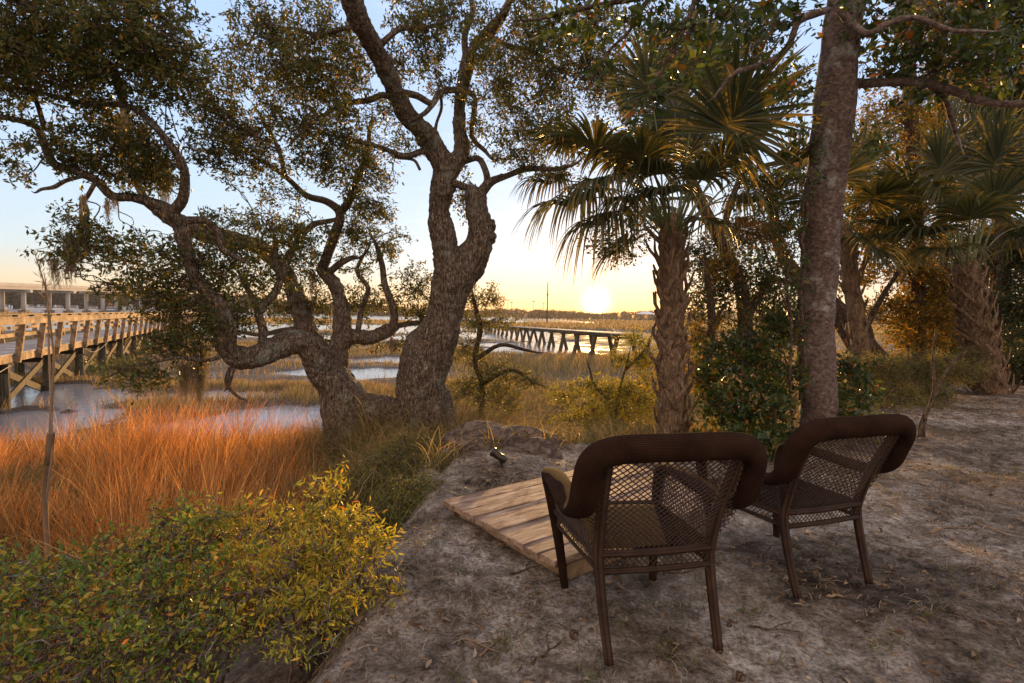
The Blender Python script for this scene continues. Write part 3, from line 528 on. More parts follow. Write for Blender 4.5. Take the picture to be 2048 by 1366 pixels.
# the grey barked tree behind the chairs
tree('grey_barked_tree', 'tall pinkish grey smooth barked tree rising behind the right wicker chair', [
  [(1638, 860, 36, 6.2), (1636, 800, 34, 6.2), (1634, 700, 33, 6.2), (1634, 600, 33, 6.2), (1640, 500, 34, 6.1), (1646, 430, 35, 6.0), (1652, 360, 36, 5.9), (1660, 280, 37, 5.8), (1670, 190, 36, 5.7), (1680, 100, 34, 5.6), (1690, 20, 33, 5.5), (1698, -60, 32, 5.4)],
  [(1672, 150, 16, 5.7), (1710, 166, 9, 5.7), (1770, 164, 8, 5.6), (1850, 166, 8, 5.5), (1905, 182, 8, 5.4), (1960, 202, 7, 5.3), (2030, 208, 7, 5.2), (2120, 200, 6, 5.1)],
  [(1655, -20, 8, 5.2), (1680, 20, 8, 5.1), (1700, 45, 7, 5.1), (1735, 68, 7, 5.0), (1775, 48, 6, 4.9), (1830, 35, 5, 4.8), (1900, 60, 4, 4.7), (1960, 62, 3, 4.6)],
  [(1690, 80, 8, 5.6), (1740, 60, 6, 5.7), (1800, 30, 5, 5.8), (1870, -10, 4, 5.9)],
  [(1860, 168, 6, 5.5), (1890, 200, 5, 5.6), (1910, 260, 4, 5.7)], [(1860, 165, 5, 5.5), (1875, 110, 4, 5.5), (1900, 40, 4, 5.4)],
  [(1655, 20, 7, 5.3), (1600, 40, 7, 5.2), (1582, 80, 6, 5.2), (1560, 110, 6, 5.2), (1520, 130, 5, 5.1), (1470, 145, 4, 5.0), (1440, 180, 3, 5.0)],
 ], [(1760, 20, 5.2, 80, 45, .6, .9), (1860, 40, 5.2, 80, 60, .7, 1.0), (1960, 40, 5.2, 80, 60, .7, 1.1), (1800, 110, 5.5, 80, 45, .6, .8), (1900, 130, 5.4, 80, 45, .6, .9), (1990, 130, 5.2, 70, 60, .7, .9), (1770, 120, 5.6, 50, 40, .4, .7), (1500, 60, 5.0, 80, 50, .6, .7), (1590, 30, 5.1, 60, 40, .5, .8), (1570, 170, 5.1, 60, 40, .4, .45), (1600, 270, 5.6, 30, 60, .3, .4), (1740, 290, 5.6, 40, 40, .4, .5)],
 'grey_bark', 'big_leaf', .095, .52, 1.9, near=True, per=7, spread=.13, seg=16, disp=.022)
tree('holly_tree', 'dark broad leaved branches with a few red leaves hanging above the near palm', [
  [(1420, 1150, 6, 12.0), (1400, 700, 14, 11.0), (1330, 100, 20, 6.5), (1300, -60, 22, 5.0)] if False else [(1560, -160, 14, 4.2), (1480, -80, 11, 4.1), (1400, -40, 9, 4.0), (1300, -10, 7, 3.9), (1200, 10, 5, 3.8), (1110, 30, 4, 3.7)],
  [(1400, -40, 6, 4.0), (1380, 30, 5, 3.9), (1350, 90, 4, 3.8), (1320, 150, 3, 3.8), (1300, 200, 2, 3.8)], [(1300, -10, 4, 3.9), (1260, 60, 3, 3.9), (1220, 100, 3, 3.9), (1190, 150, 2, 3.9)]],
 [(1110, 40, 3.7, 45, 30, .3, .8), (1180, 60, 3.8, 50, 45, .3, .7), (1200, 140, 3.9, 25, 40, .2, .5), (1270, 30, 3.9, 60, 40, .4, .9), (1300, 190, 3.8, 45, 35, .2, .7), (1350, 60, 3.9, 60, 50, .4, .9), (1360, 130, 3.8, 60, 40, .3, .6), (1430, 30, 4, 60, 45, .4, .9), (1500, 10, 4.1, 60, 30, .4, .8), (1160, 5, 3.8, 50, 20, .3, .8)],
 'dark_bark', 'big_leaf', .08, .58, 1.9, near=True, per=5, spread=.09, seg=8, disp=0, branch_r=.008)
# woods behind on the right
def bgtree(label, limbs, blobs, leafm='gold_leaf', leaf=.085, dens=.9, bark='dark_bark', name='marsh_edge_tree', lw=.5):
    return tree(name, label, limbs, blobs, bark, leafm, leaf, lw, dens * 3.4, group='trees along the marsh edge on the right', per=12, spread=.16, disp=.02, branch_r=.016)
bgtree('slender dark trunked tree just right of the near palm', [[(1478, 730, 20, 9), (1484, 690, 17, 9), (1490, 640, 15, 9), (1478, 560, 13, 9), (1440, 480, 12, 9), (1400, 400, 12, 9), (1370, 320, 10, 9), (1360, 220, 8, 9), (1370, 120, 6, 9)], [(1490, 640, 9, 9), (1520, 590, 7, 9.1), (1550, 560, 6, 9.1), (1590, 570, 4, 9.1)], [(1440, 480, 7, 9), (1470, 380, 6, 9), (1500, 320, 5, 9)], [(1400, 400, 6, 9), (1350, 370, 5, 8.9), (1300, 300, 4, 8.9)]],
  [(1430, 600, 9, 55, 60, .8, .9), (1530, 560, 9, 60, 60, .8, .9), (1570, 650, 9, 50, 50, .8, .9), (1480, 470, 9, 60, 50, .8, .7), (1560, 460, 9, 50, 50, .7, .7), (1280, 300, 9, 60, 60, .8, .8), (1400, 250, 9, 70, 70, .9, .8), (1280, 180, 9, 70, 60, .8, .8), (1450, 100, 9, 90, 70, .9, .9), (1340, 80, 9, 70, 60, .9, .9), (1560, 180, 9, 50, 70, .7, .6), (1240, 500, 8.5, 50, 35, .4, .5), (1270, 440, 8.5, 60, 40, .4, .5), (1530, 380, 9, 60, 50, .7, .6), (1200, 470, 8.5, 40, 30, .4, .4), (1430, 540, 9.4, 60, 50, .8, .7), (1390, 500, 9.4, 50, 40, .8, .5), (1500, 700, 9.2, 70, 60, .8, .6), (1560, 620, 9.4, 50, 80, .8, .6)], 'oak_leaf_dark', .075, .85, lw=.42)
bgtree('thick leaning trunk tree seen between the grey tree and the far palm', [[(1790, 770, 30, 10.5), (1735, 705, 28, 10.5), (1700, 660, 24, 10.6), (1660, 610, 20, 10.7), (1600, 560, 16, 10.8), (1560, 500, 12, 10.8), (1545, 420, 9, 10.8)], [(1735, 700, 14, 10.5), (1735, 660, 9, 10.6), (1720, 630, 7, 10.6), (1702, 600, 6, 10.7), (1715, 560, 6, 10.7), (1740, 500, 5, 10.7)], [(1730, 660, 6, 10.6), (1760, 600, 5, 10.7), (1800, 540, 4, 10.8)]],
  [(1720, 470, 11, 60, 50, .9, .8), (1790, 520, 11, 60, 50, .9, .9), (1700, 560, 11, 40, 28, .6, .6), (1790, 620, 11, 60, 40, .8, .9), (1690, 400, 11, 60, 50, .9, .7), (1780, 400, 11, 70, 60, .9, .8), (1830, 680, 10.8, 60, 30, .6, .9), (1740, 350, 11, 60, 50, .9, .6), (1800, 460, 11.4, 70, 60, .9, .7), (1700, 620, 11.4, 40, 25, .6, .5), (1850, 600, 11.2, 50, 60, .8, .8)], 'gold_leaf', .085, .9)
bgtree('tall straight pine trunk with bright gold leaves beside the far palm', [[(1840, 800, 15, 11), (1838, 700, 14, 11), (1836, 560, 13, 11), (1830, 400, 12, 11), (1822, 230, 12, 11), (1815, 60, 11, 11), (1812, -60, 10, 11)]],
  [(1850, 560, 11.2, 60, 60, .9, .9), (1860, 640, 11.2, 55, 50, .9, 1), (1800, 270, 11.2, 60, 60, .9, .7), (1850, 200, 11, 60, 60, .9, .6), (1760, 220, 11, 60, 50, .9, .5), (1850, 740, 11, 60, 30, .7, 1)], 'gold_leaf', .08, .85)
bgtree('straight trunk tree on the far left of the right hand woods', [[(1408, 760, 10, 8.6), (1418, 690, 9, 8.6), (1424, 640, 8, 8.6), (1415, 560, 7, 8.6)], [(1424, 650, 4, 8.6), (1450, 610, 3, 8.6)]], [(1400, 670, 8.7, 45, 45, .5, .8), (1410, 740, 8.7, 45, 40, .5, .8), (1440, 540, 8.7, 40, 40, .5, .7)], 'gold_leaf', .06, .9)
for i, (x, dx, Y, r) in enumerate(((2010, -4, 13, 13), (2075, 10, 12, 16), (2150, 5, 12, 14), (1890, -6, 15, 9), (1985, 8, 15, 8))):
    nm = ['dark trunk tree deep in the shade behind the far palm', 'dark trunk tree at the right edge of view', 'dark trunk tree farthest right in the wood', 'thin trunk tree just left of the far palm crown', 'thin tree with orange lit leaves behind the far palm'][i]
    bgtree(nm, [[(x, 800, r, Y), (x + dx * .4, 600, r * .9, Y), (x + dx, 300, r * .8, Y), (x + dx * 1.6, 0, r * .7, Y), (x + dx * 2, -200, r * .5, Y)]],
      [(x + dx - 10, 640, Y, 60, 90, 1.2, 1.1), (x + dx + 30, 500, Y, 65, 80, 1.2, 1.1), (x + dx - 30, 330, Y, 60, 90, 1.2, .9), (x + dx + 30, 180, Y, 70, 90, 1.2, .9), (x + dx * 1.5 - 20, 20, Y, 80, 90, 1.2, .9), (x, 740, Y, 70, 50, 1.1, 1.2)], 'gold_leaf' if i in (3, 4) else 'oak_leaf_dark', .09, 1.0)
tree('wax_myrtle_tree', 'small bushy twisted myrtle tree just right of the big oak trunk', [[(960, 860, 6, 10.5), (965, 780, 5, 10.5), (950, 720, 4.5, 10.5), (960, 660, 6, 10.6), (950, 610, 4, 10.7)], [(950, 720, 5, 10.5), (1000, 690, 4, 10.4), (1050, 700, 3, 10.4)], [(960, 770, 5, 10.5), (1020, 740, 4, 10.4), (1060, 760, 3, 10.3)]],
  [(945, 600, 10.7, 28, 28, .4, .8), (985, 600, 10.7, 30, 32, .4, .8), (945, 645, 10.6, 45, 25, .5, .9), (1005, 645, 10.6, 60, 16, .4, .8), (930, 700, 10.5, 40, 35, .5, .8), (985, 750, 10.4, 60, 45, .6, .9), (1050, 760, 10.3, 45, 30, .5, .7), (930, 780, 10.4, 40, 35, .5, .8), (1000, 800, 10.3, 60, 35, .5, .7)], 'dark_bark', 'grey_leaf', .055, .42, 1.9, per=14, spread=.09, disp=0)
tree('yaupon_shrub', 'loose gold lit shrub in front of the old pier between oak and near palm', [[(1230, 880, 3, 9.5), (1235, 800, 3, 9.5), (1250, 740, 2, 9.5)], [(1235, 820, 2, 9.5), (1190, 770, 3, 9.4), (1180, 740, 2, 9.4)], [(1250, 740, 3, 9.5), (1290, 700, 3, 9.5), (1310, 650, 2, 9.5)]],
  [(1190, 780, 9.5, 60, 35, .5, .6), (1250, 790, 9.5, 60, 45, .5, .8), (1290, 720, 9.5, 40, 50, .5, .7), (1200, 840, 9.5, 60, 30, .5, .7), (1240, 720, 9.5, 35, 25, .4, .5), (1300, 800, 9, 40, 50, .5, .8), (1270, 680, 9.4, 40, 20, .4, .7), (1150, 840, 9.3, 50, 30, .4, .6), (1220, 830, 9.0, 70, 40, .5, .8), (1130, 790, 9.6, 40, 25, .4, .6)], 'dark_bark', 'myrtle', .045, .4, 2.0, per=14, spread=.09, cat='shrub', disp=0)
# ---- shrubs
def shrub(name, label, pts, leafm, leaf, lw, dens, bz=None, group=None, near=True, stems=9, per=10, spread=.07, bark='dark_bark', branch_r=.007):
    """pts: blobs; the stems come out of the ground below them"""
    pts = [tuple(b[:6]) + (b[6] * (.85 if b[1] > 1180 else 1),) for b in pts]; cs = np.array([at(*b[:3]) for b in pts]); bx, by = cs[:, 0].mean(), cs[:, 1].mean(); z0 = float(hgt(bx, by)) - .03; base = np.array([bx, by, z0])
    root = thing(name, label, 'shrub', base, 0, group); st = MB(); lf = MB(); nodes = []
    for i in range(stems):
        c = cs[i % len(cs)]; f = np.array([bx + (c[0] - bx) * .6 + RNG.normal(0, .06), by + (c[1] - by) * .6 + RNG.normal(0, .06), 0]); f[2] = float(hgt(f[0], f[1])) - .04
        P = curvy(f, c + RNG.normal(0, .05, 3) + [0, 0, .04 * (leaf < .04)], 6, .14); p2, r2 = st.tube(P, np.linspace(.012, .004 if leaf > .04 else .0012, 6) * (1 + .6 * RNG.random()) * (1 if leaf > .04 else .55), 6, 2, .05); nodes.append(np.c_[p2, r2])
    foliage(np.concatenate(nodes), pts, leaf, lw * (.8 if leaf < .04 else 1), dens * (1.35 if near and leaf < .05 else 2.2), st, lf, per, near, spread=spread, branch_r=branch_r)
    if near and leaf < .05:
        for b in pts:                        # single sprays standing clear of the mass
            for _ in range(4):
                c = at(b[0] + RNG.normal(0, b[3] * .7), b[1] - b[4] * RNG.uniform(.4, 1.25), b[2]); foliage(np.concatenate(nodes), [(b[0] + RNG.normal(0, b[3] * .7), b[1] - b[4] * RNG.uniform(.5, 1.2), b[2], 14, 22, .06, .8)], leaf * 1.1, lw, 1.0, st, lf, 10, near, spread=spread, branch_r=.003)
    for m_, nm, mm, sm in ((st, 'stems', bark, True), (lf, 'foliage', leafm, False)):
        o_ = m_.build(nm, mm, root, sm, loc=tuple(base)); o_.location = (0, 0, 0)
    return root
G1 = 'shrubs on the bank in the foreground'
shrub('bank_shrub', 'low rounded shrub in the bottom left corner with green and yellow leaves', [(40, 1210, 2.3, 110, 70, .35, 1.), (120, 1150, 2.6, 100, 40, .3, .9), (60, 1310, 2.1, 120, 80, .3, 1.), (200, 1230, 2.3, 100, 70, .35, .9), (190, 1330, 2.05, 110, 70, .3, .9), (-60, 1200, 2.4, 80, 90, .3, 1)], 'bush_leaf', .029, .5, .95, group=G1, stems=34, bark='grey_bark')
shrub('bank_shrub', 'middle foreground shrub with yellow green top and a few red leaves', [(330, 1110, 2.7, 90, 50, .3, .9), (420, 1080, 2.8, 80, 50, .3, .9), (330, 1200, 2.4, 90, 70, .35, 1.0), (440, 1190, 2.45, 90, 70, .35, 1.), (340, 1300, 2.15, 100, 70, .3, .8), (250, 1130, 2.6, 70, 40, .3, .9), (450, 1290, 2.2, 80, 50, .3, .7), (350, 1040, 2.95, 50, 25, .25, .8)], 'bush_leaf', .028, .48, .95, group=G1, stems=36, bark='grey_bark')
shrub('wax_myrtle', 'upright wax myrtle sprays with narrow gold lit leaves beside the sandy path', [(560, 1060, 2.75, 75, 50, .3, .9), (640, 1090, 2.6, 80, 60, .3, 1.), (570, 1160, 2.45, 90, 60, .35, 1.), (670, 1170, 2.45, 70, 60, .3, 1.), (720, 1060, 2.7, 40, 35, .2, .8), (660, 1000, 2.8, 26, 45, .15, .9), (600, 1250, 2.3, 80, 50, .3, .8), (690, 1240, 2.35, 50, 40, .25, .7), (745, 1110, 2.6, 30, 40, .2, .8), (500, 1060, 2.8, 50, 40, .25, .8), (760, 1190, 2.5, 30, 20, .15, .5)], 'myrtle', .036, .27, 1.05, bark='grey_bark', stems=38, per=14, spread=.06)
shrub('ground_myrtle', 'fine leaved scrubby bush between the oak and the corner of the wooden platform', [(830, 960, 4.9, 60, 40, .4, .6), (780, 930, 5.3, 50, 40, .4, .6), (870, 1000, 4.3, 40, 35, .3, .6), (850, 905, 5.6, 60, 30, .4, .5), (900, 940, 5.0, 40, 30, .3, .5), (850, 1050, 3.9, 28, 26, .15, .5), (870, 955, 4.7, 40, 28, .3, 1.), (905, 935, 4.9, 35, 25, .25, 1.), (835, 985, 4.2, 45, 35, .3, 1.), (800, 1010, 4.1, 45, 40, .3, .9), (820, 900, 5.8, 60, 35, .4, .9), (740, 960, 4.9, 40, 40, .4, .6), (830, 1020, 4.2, 50, 40, .35, .7), (790, 990, 4.5, 50, 40, .35, .7), (930, 900, 5.6, 45, 25, .4, .5), (760, 1040, 4.0, 40, 40, .3, .6)], 'grey_leaf', .026, .4, 1.2, near=False, stems=18, per=16, spread=.06, branch_r=.004)
shrub('holly_bush', 'big glossy leaved bush round the foot of the grey barked tree', [(1480, 740, 6.3, 60, 50, .5, .9), (1450, 820, 6.0, 60, 50, .5, 1.), (1530, 820, 5.8, 60, 60, .5, 1.1), (1560, 740, 6.2, 45, 50, .5, .9), (1420, 760, 6.5, 40, 40, .4, .7), (1570, 880, 5.3, 45, 30, .3, 1), (1500, 880, 5.4, 60, 35, .4, 1), (1420, 880, 5.6, 35, 30, .3, .9), (1700, 790, 6.4, 50, 50, .4, .9), (1690, 830, 6.2, 50, 30, .4, .9), (1560, 660, 6.3, 30, 45, .3, .9), (1500, 680, 6.6, 50, 35, .4, .8), (1440, 700, 6.8, 40, 35, .4, .7), (1700, 730, 6.6, 35, 35, .4, .7)], 'big_leaf', .08, .5, 1.35, stems=18, per=8, spread=.09, branch_r=.008)
shrub('grey_hedge_bush', 'wide fine twigged grey green bush in front of the far palm', [(1760, 740, 8.6, 60, 38, .6, 1.), (1830, 740, 8.8, 60, 38, .6, 1.), (1890, 740, 9.0, 55, 36, .6, 1.), (1770, 790, 8.2, 60, 30, .5, .9), (1850, 790, 8.5, 60, 26, .5, .9), (1930, 720, 9.2, 35, 25, .4, .8)], 'grey_leaf', .03, .45, 1.1, near=False, stems=18, per=18, spread=.1, branch_r=.007)
shrub('low_thicket', 'low dark thicket under the trees at the right edge', [(2010, 740, 11, 60, 45, .8, 1.2), (2080, 740, 10.5, 60, 55, .8, 1.2), (2040, 690, 11.5, 60, 50, .8, 1.1)], 'oak_leaf_dark', .06, .45, 1.1, near=False, stems=14, per=14, spread=.12)
# sapling beside the right chair
sap = thing('sapling', 'thin bent bare sapling stem on the sand behind the right chair', 'sapling', gp(1843, 872, 0)); sb = MB()
P, r = trace([(1838, 880, 4, 6.2), (1842, 850, 4, 6.2), (1856, 815, 3.5, 6.3), (1880, 770, 3, 6.4), (1900, 730, 2.5, 6.5), (1935, 700, 2, 6.5)]); sb.tube(P, r, 6, 4, .1)
P, r = trace([(1846, 878, 4, 6.2), (1850, 840, 3.5, 6.2), (1868, 780, 3, 6.25), (1866, 720, 2.5, 6.3), (1872, 660, 2, 6.3)]); sb.tube(P, r, 6, 4, .1)
o_ = sb.build('stem', 'dark_bark', sap, True, loc=tuple(sap.location)); o_.location = (0, 0, 0)
# climbing vine on the grey trunk
vb = MB(); vl = MB()
for pts in ([(1600, 800, 4, 6.0), (1610, 700, 4, 6.0), (1600, 600, 4, 6.0), (1608, 520, 4, 5.95), (1600, 470, 5, 5.9), (1615, 440, 4, 5.85), (1612, 400, 4, 5.8)], [(1585, 860, 3, 5.9), (1580, 760, 3, 5.9), (1583, 650, 3, 5.9), (1572, 560, 3, 5.9), (1590, 500, 2, 5.9)], [(1583, 640, 2, 5.9), (1545, 540, 2, 5.9), (1520, 480, 2, 5.9)]):
    P, r = trace(pts); vb.tube(P, r, 6, 4, .1)
vine = thing('climbing_vine', 'leafy vine stems climbing the left side of the grey barked trunk', 'vine', at(1590, 860, 6.0))
fol = MB(); foliage(np.c_[trace([(1580, 760, 3, 5.9), (1583, 650, 3, 5.9), (1600, 600, 3, 5.9), (1608, 520, 3, 5.9), (1600, 400, 3, 5.8), (1610, 330, 3, 5.7)])[0], np.zeros(6)], [(1590, 560, 5.8, 40, 40, .2, .5), (1610, 340, 5.6, 30, 45, .2, .7), (1560, 440, 5.8, 50, 40, .3, .5), (1600, 660, 5.9, 30, 40, .2, .6), (1530, 520, 5.9, 40, 40, .3, .5)], .06, .6, .8, vb, fol, 6, True, spread=.08, branch_r=.004)
for m_, nm, mm, sm in ((vb, 'stems', 'dark_bark', True), (fol, 'leaves', 'big_leaf', False)):
    o_ = m_.build(nm, mm, vine, sm, loc=tuple(vine.location)); o_.location = (0, 0, 0)
# ------------------------------------------------------------------ palms
def frond(mbP, mbL, Bp, H, Rf, droop, n=46, face=None):
    """fan leaf: petiole from Bp to hub H, blade radius Rf"""
    Bp = np.asarray(Bp); H = np.asarray(H); mid = (Bp + H) / 2 + np.array([0, 0, .16 * np.linalg.norm(H - Bp)])
    mbP.tube([Bp, mid, H], [.022, .014, .010], 6, 5, 0, rz=[.012, .009, .007]); d = unit(H - mid)
    up = np.array([0, 0, 1.0]) if face is None else np.asarray(face, float)
    s = unit(np.cross(d, up)); nrm = np.cross(s, d)
    costa = H + d * Rf * .22 - np.array([0, 0, 1]) * Rf * .06 * droop
    mbP.tube([H, costa], [.009, .003], 4, 1, 0)
    for k in range(n):
        a = (k / (n - 1) - .5) * 2; th = a * R(118); q = 1 - abs(a); o0 = H + (costa - H) * q
        dr = unit(d * math.cos(th) + s * math.sin(th) + nrm * (.10 + .25 * abs(a)) + RNG.normal(0, .035, 3)); L = Rf * (1 - .30 * abs(a) ** 2) * RNG.uniform(.9, 1.06)
        t = np.linspace(0, 1, 8)[:, None]; kk = droop * RNG.uniform(.7, 1.4)
        P = o0 + dr * t * L * (1 - .12 * kk * t) + np.array([0, 0, -1.0]) * (kk * .55 * L) * np.clip(t - .35, 0, 1) ** 1.7
        T_ = unit(np.gradient(P, axis=0)); sd = unit(np.cross(T_, nrm)); nn = np.cross(sd, T_)
        w = (.020 * np.minimum(1, t / .35 + .15) * (1 - t ** 2.2) + .0008) * (Rf / .75)
        V = np.stack([P - sd * w + nn * w * .5, P, P + sd * w + nn * w * .5], 1).reshape(-1, 3)
        i = np.arange(7)[:, None] * 3; mbL.add(V, np.concatenate([i + [0, 1, 4, 3], i + [1, 2, 5, 4]]))
def palm(label, base, top, r0, r1, fr, Rf, boots, bl, name='cabbage_palm'):
    base = np.asarray(base); top = np.asarray(top); root = thing(name, label, 'palm tree', base, 0)
    tm = MB(); ax = top - base; Lh = np.linalg.norm(ax); ad = ax / Lh
    pp = [base - ad * .15, base, base + ax * .3 + RNG.normal(0, .01, 3), base + ax * .7, top, top + ad * .25]
    tm.tube(pp, [r0 * 1.1, r0, (r0 + r1) / 2, r1 * .95, r1, r1 * .45], 18, 4, .04)
    e1 = unit(np.cross(ad, [0, 1, .2])); e2 = np.cross(ad, e1)
    for k in range(boots):
        f = (k + .5) / boots; a = k * 2.39996; rad = np.interp(f, [0, 1], [r0, r1]) * .93
        out = math.cos(a) * e1 + math.sin(a) * e2; tan = np.cross(ad, out)
        for sg in (-1, 1):
            b0 = base + ax * f * .97 + out * rad + tan * sg * .04; L = bl * RNG.uniform(.7, 1.15); lean = RNG.uniform(.10, .28) + (.35 if RNG.random() < .12 else 0)
            tip = b0 + ad * L * .85 + out * L * lean - tan * sg * L * RNG.uniform(.35, .6); md = (b0 + tip) / 2 + out * .025
            tm.tube([b0 - ad * .06 - out * .03, b0, md, tip], [.045, .042, .033, .022], 5, 1, .1, rz=[.02, .022, .018, .010], up=out)
    o_ = tm.build('trunk', 'boot', root, False, loc=tuple(base)); o_.location = (0, 0, 0)
    for i, q in enumerate(fr):
        px, py, Y, dr = q[:4]; rf = q[4] if len(q) > 4 else 1; dead = len(q) > 5 and q[5]; face = q[6] if len(q) > 6 else None
        pm = MB(); lm = MB(); H = at(px, py, Y); bo = top + ad * RNG.uniform(-.1, .12) + unit((H - top) * [1, 1, 0] + 1e-6) * r1 * .6
        frond(pm, lm, bo, H, Rf * rf, dr, face=face)
        f_ = lm.build('frond', 'palm_dead' if dead else 'palm_leaf', root, False, loc=tuple(base)); f_.location = (0, 0, 0)
        if dead: f_['label'] = 'dry brown frond'
        p_ = pm.build('petiole', 'petiole' if not dead else 'palm_dead', f_, True, loc=tuple(base)); p_.location = (0, 0, 0)
    return root
b1 = at(1346, 905, 6.3); t1 = at(1342, 470, 6.25)
C_ = [0, -1, .25]
palm('cabbage palm with criss-cross booted trunk rising behind the left chair', b1, t1, .165, .14, [
 (1180, 395, 6.0, 2.4, 1.15), (1225, 430, 5.8, 2.6, 1.0), (1255, 480, 6.5, 1.9, .7), (1140, 290, 6.0, 1.6, .8), (1280, 400, 5.7, 2.2, .9), (1250, 330, 5.9, 1.8, .9), (1310, 350, 5.6, 2.0, .8), (1370, 400, 6.8, 2.0, .8), (1430, 330, 5.6, 1.7, .9), (1470, 400, 6.0, 2.2, .8), (1230, 360, 5.5, 2.4, .9), (1320, 420, 6.8, 2.4, .7), (1120, 360, 6.4, 2.2, .8), (1400, 440, 5.8, 2.4, .7), (1150, 300, 6.3, .9, 1.0), (1205, 300, 5.7, 1.0, 1.0), (1290, 320, 5.5, 1.1, .95), (1245, 225, 6.4, .5, .95), (1300, 190, 6.1, .5, 1.0, 0, C_), (1350, 240, 6.8, .4, 1.0), (1400, 170, 6.1, .35, 1.05, 0, C_), (1445, 262, 5.7, .35, 1.25, 0, C_), (1500, 290, 6.3, .6, 1.15), (1560, 330, 6.1, .7, 1.1), (1540, 400, 6.7, 1.1, .9), (1400, 360, 5.6, 1.3, .8), (1330, 390, 5.5, 1.4, .8), (1470, 450, 6.3, 1.5, .9, 1), (1330, 280, 6.9, .9, 1.0), (1200, 380, 6.9, 1.3, .85), (1600, 420, 6.6, 1.2, .9), (1480, 350, 7.0, .8, 1.0), (1380, 310, 6.4, .9, .9)],
 .78, 52, .30)
b2 = at(1985, 800, 9.6); t2 = at(1932, 540, 9.4)
palm('cabbage palm with a thick leaning booted trunk at the right edge of the clearing', b2, t2, .25, .21, [
 (1860, 470, 9.0, 1.3, 1.0), (1840, 400, 9.3, .9, 1.1), (1885, 350, 9.0, .6, 1.1, 0, C_), (1930, 330, 9.4, .4, 1.1), (1985, 340, 9.0, .4, 1.15, 0, C_), (2030, 380, 9.2, .6, 1.1), (2050, 450, 9.4, .9, 1.0), (2010, 500, 9.0, 1.3, .9), (1940, 440, 8.7, 1.2, 1.0), (1900, 500, 8.8, 1.6, .9), (1980, 420, 8.8, 1.0, 1.0), (1880, 420, 9.8, .9, 1.0), (1960, 380, 10, .6, 1.1), (2030, 320, 10, .5, 1.1), (1800, 450, 9.2, 1.2, .9), (1770, 480, 9.6, 1.3, .9), (1830, 510, 9.9, 1.5, .8), (1900, 290, 9.6, .4, 1.0)],
 1.05, 60, .42)
# a third palm crown, half hidden behind the grey trunk
b3 = at(1735, 850, 9.8); t3 = at(1690, 470, 9.8); 
palm('short palm half hidden behind the grey barked trunk with fronds fanning to both sides', [b3[0], b3[1], float(hgt(b3[0], b3[1])) - .05], t3, .17, .14, [
 (1600, 340, 9.2, .5, 1.0, 0, C_), (1560, 380, 9.4, .6, 1.0), (1590, 450, 9.3, 1.0, .9), (1740, 400, 9.2, .6, 1.0, 0, C_), (1780, 450, 9.4, 1.0, .9), (1740, 480, 9.2, 1.4, .8), (1680, 360, 9.6, .4, 1.0), (1720, 330, 9.9, .4, 1.0)], 1.0, 30, .3)
# ------------------------------------------------------------------ wicker chairs
def interp_path(P, n):
    P = np.asarray(P, float); out = []; Pe = np.vstack([2 * P[0] - P[1], P, 2 * P[-1] - P[-2]]); m = len(P) - 1
    for s in np.linspace(0, m - 1e-6, n):
        i = int(s); t = s - i; a, b, c, d = Pe[i:i + 4]
        out.append(.5 * ((2 * b) + (c - a) * t + (2 * a - 5 * b + 4 * c - d) * t * t + (3 * b - a - 3 * c + d) * t ** 3))
    return np.array(out)
def lattice(mb, surf, Wm, Hm, sp, r, step=.035):
    """diagonal strands in both directions over surf(s, t)"""
    D = Wm + Hm
    for sg in (1, -1):
        for k in np.arange(sp * .5, D, sp):
            # line: x + sg-adjusted y = k
            pts = []
            for x in np.arange(max(0, k - Hm), min(Wm, k) + 1e-6, step * .7):
                y = k - x
                if -1e-6 <= y <= Hm + 1e-6: pts.append((x if sg > 0 else Wm - x, y))
            xe = min(Wm, k); pts.append((xe if sg > 0 else Wm - xe, k - xe))
            if len(pts) < 2: continue
            P = np.array([surf(a / Wm, b / Hm) for a, b in pts]) + RNG.normal(0, .0007, (len(pts), 3)) + np.array([0, .0018 * sg, 0])
            mb.tube(P, r, 4, 1, 0, cap=False)
def lerp(a, b, t): return np.asarray(a) * (1 - t) + np.asarray(b) * t
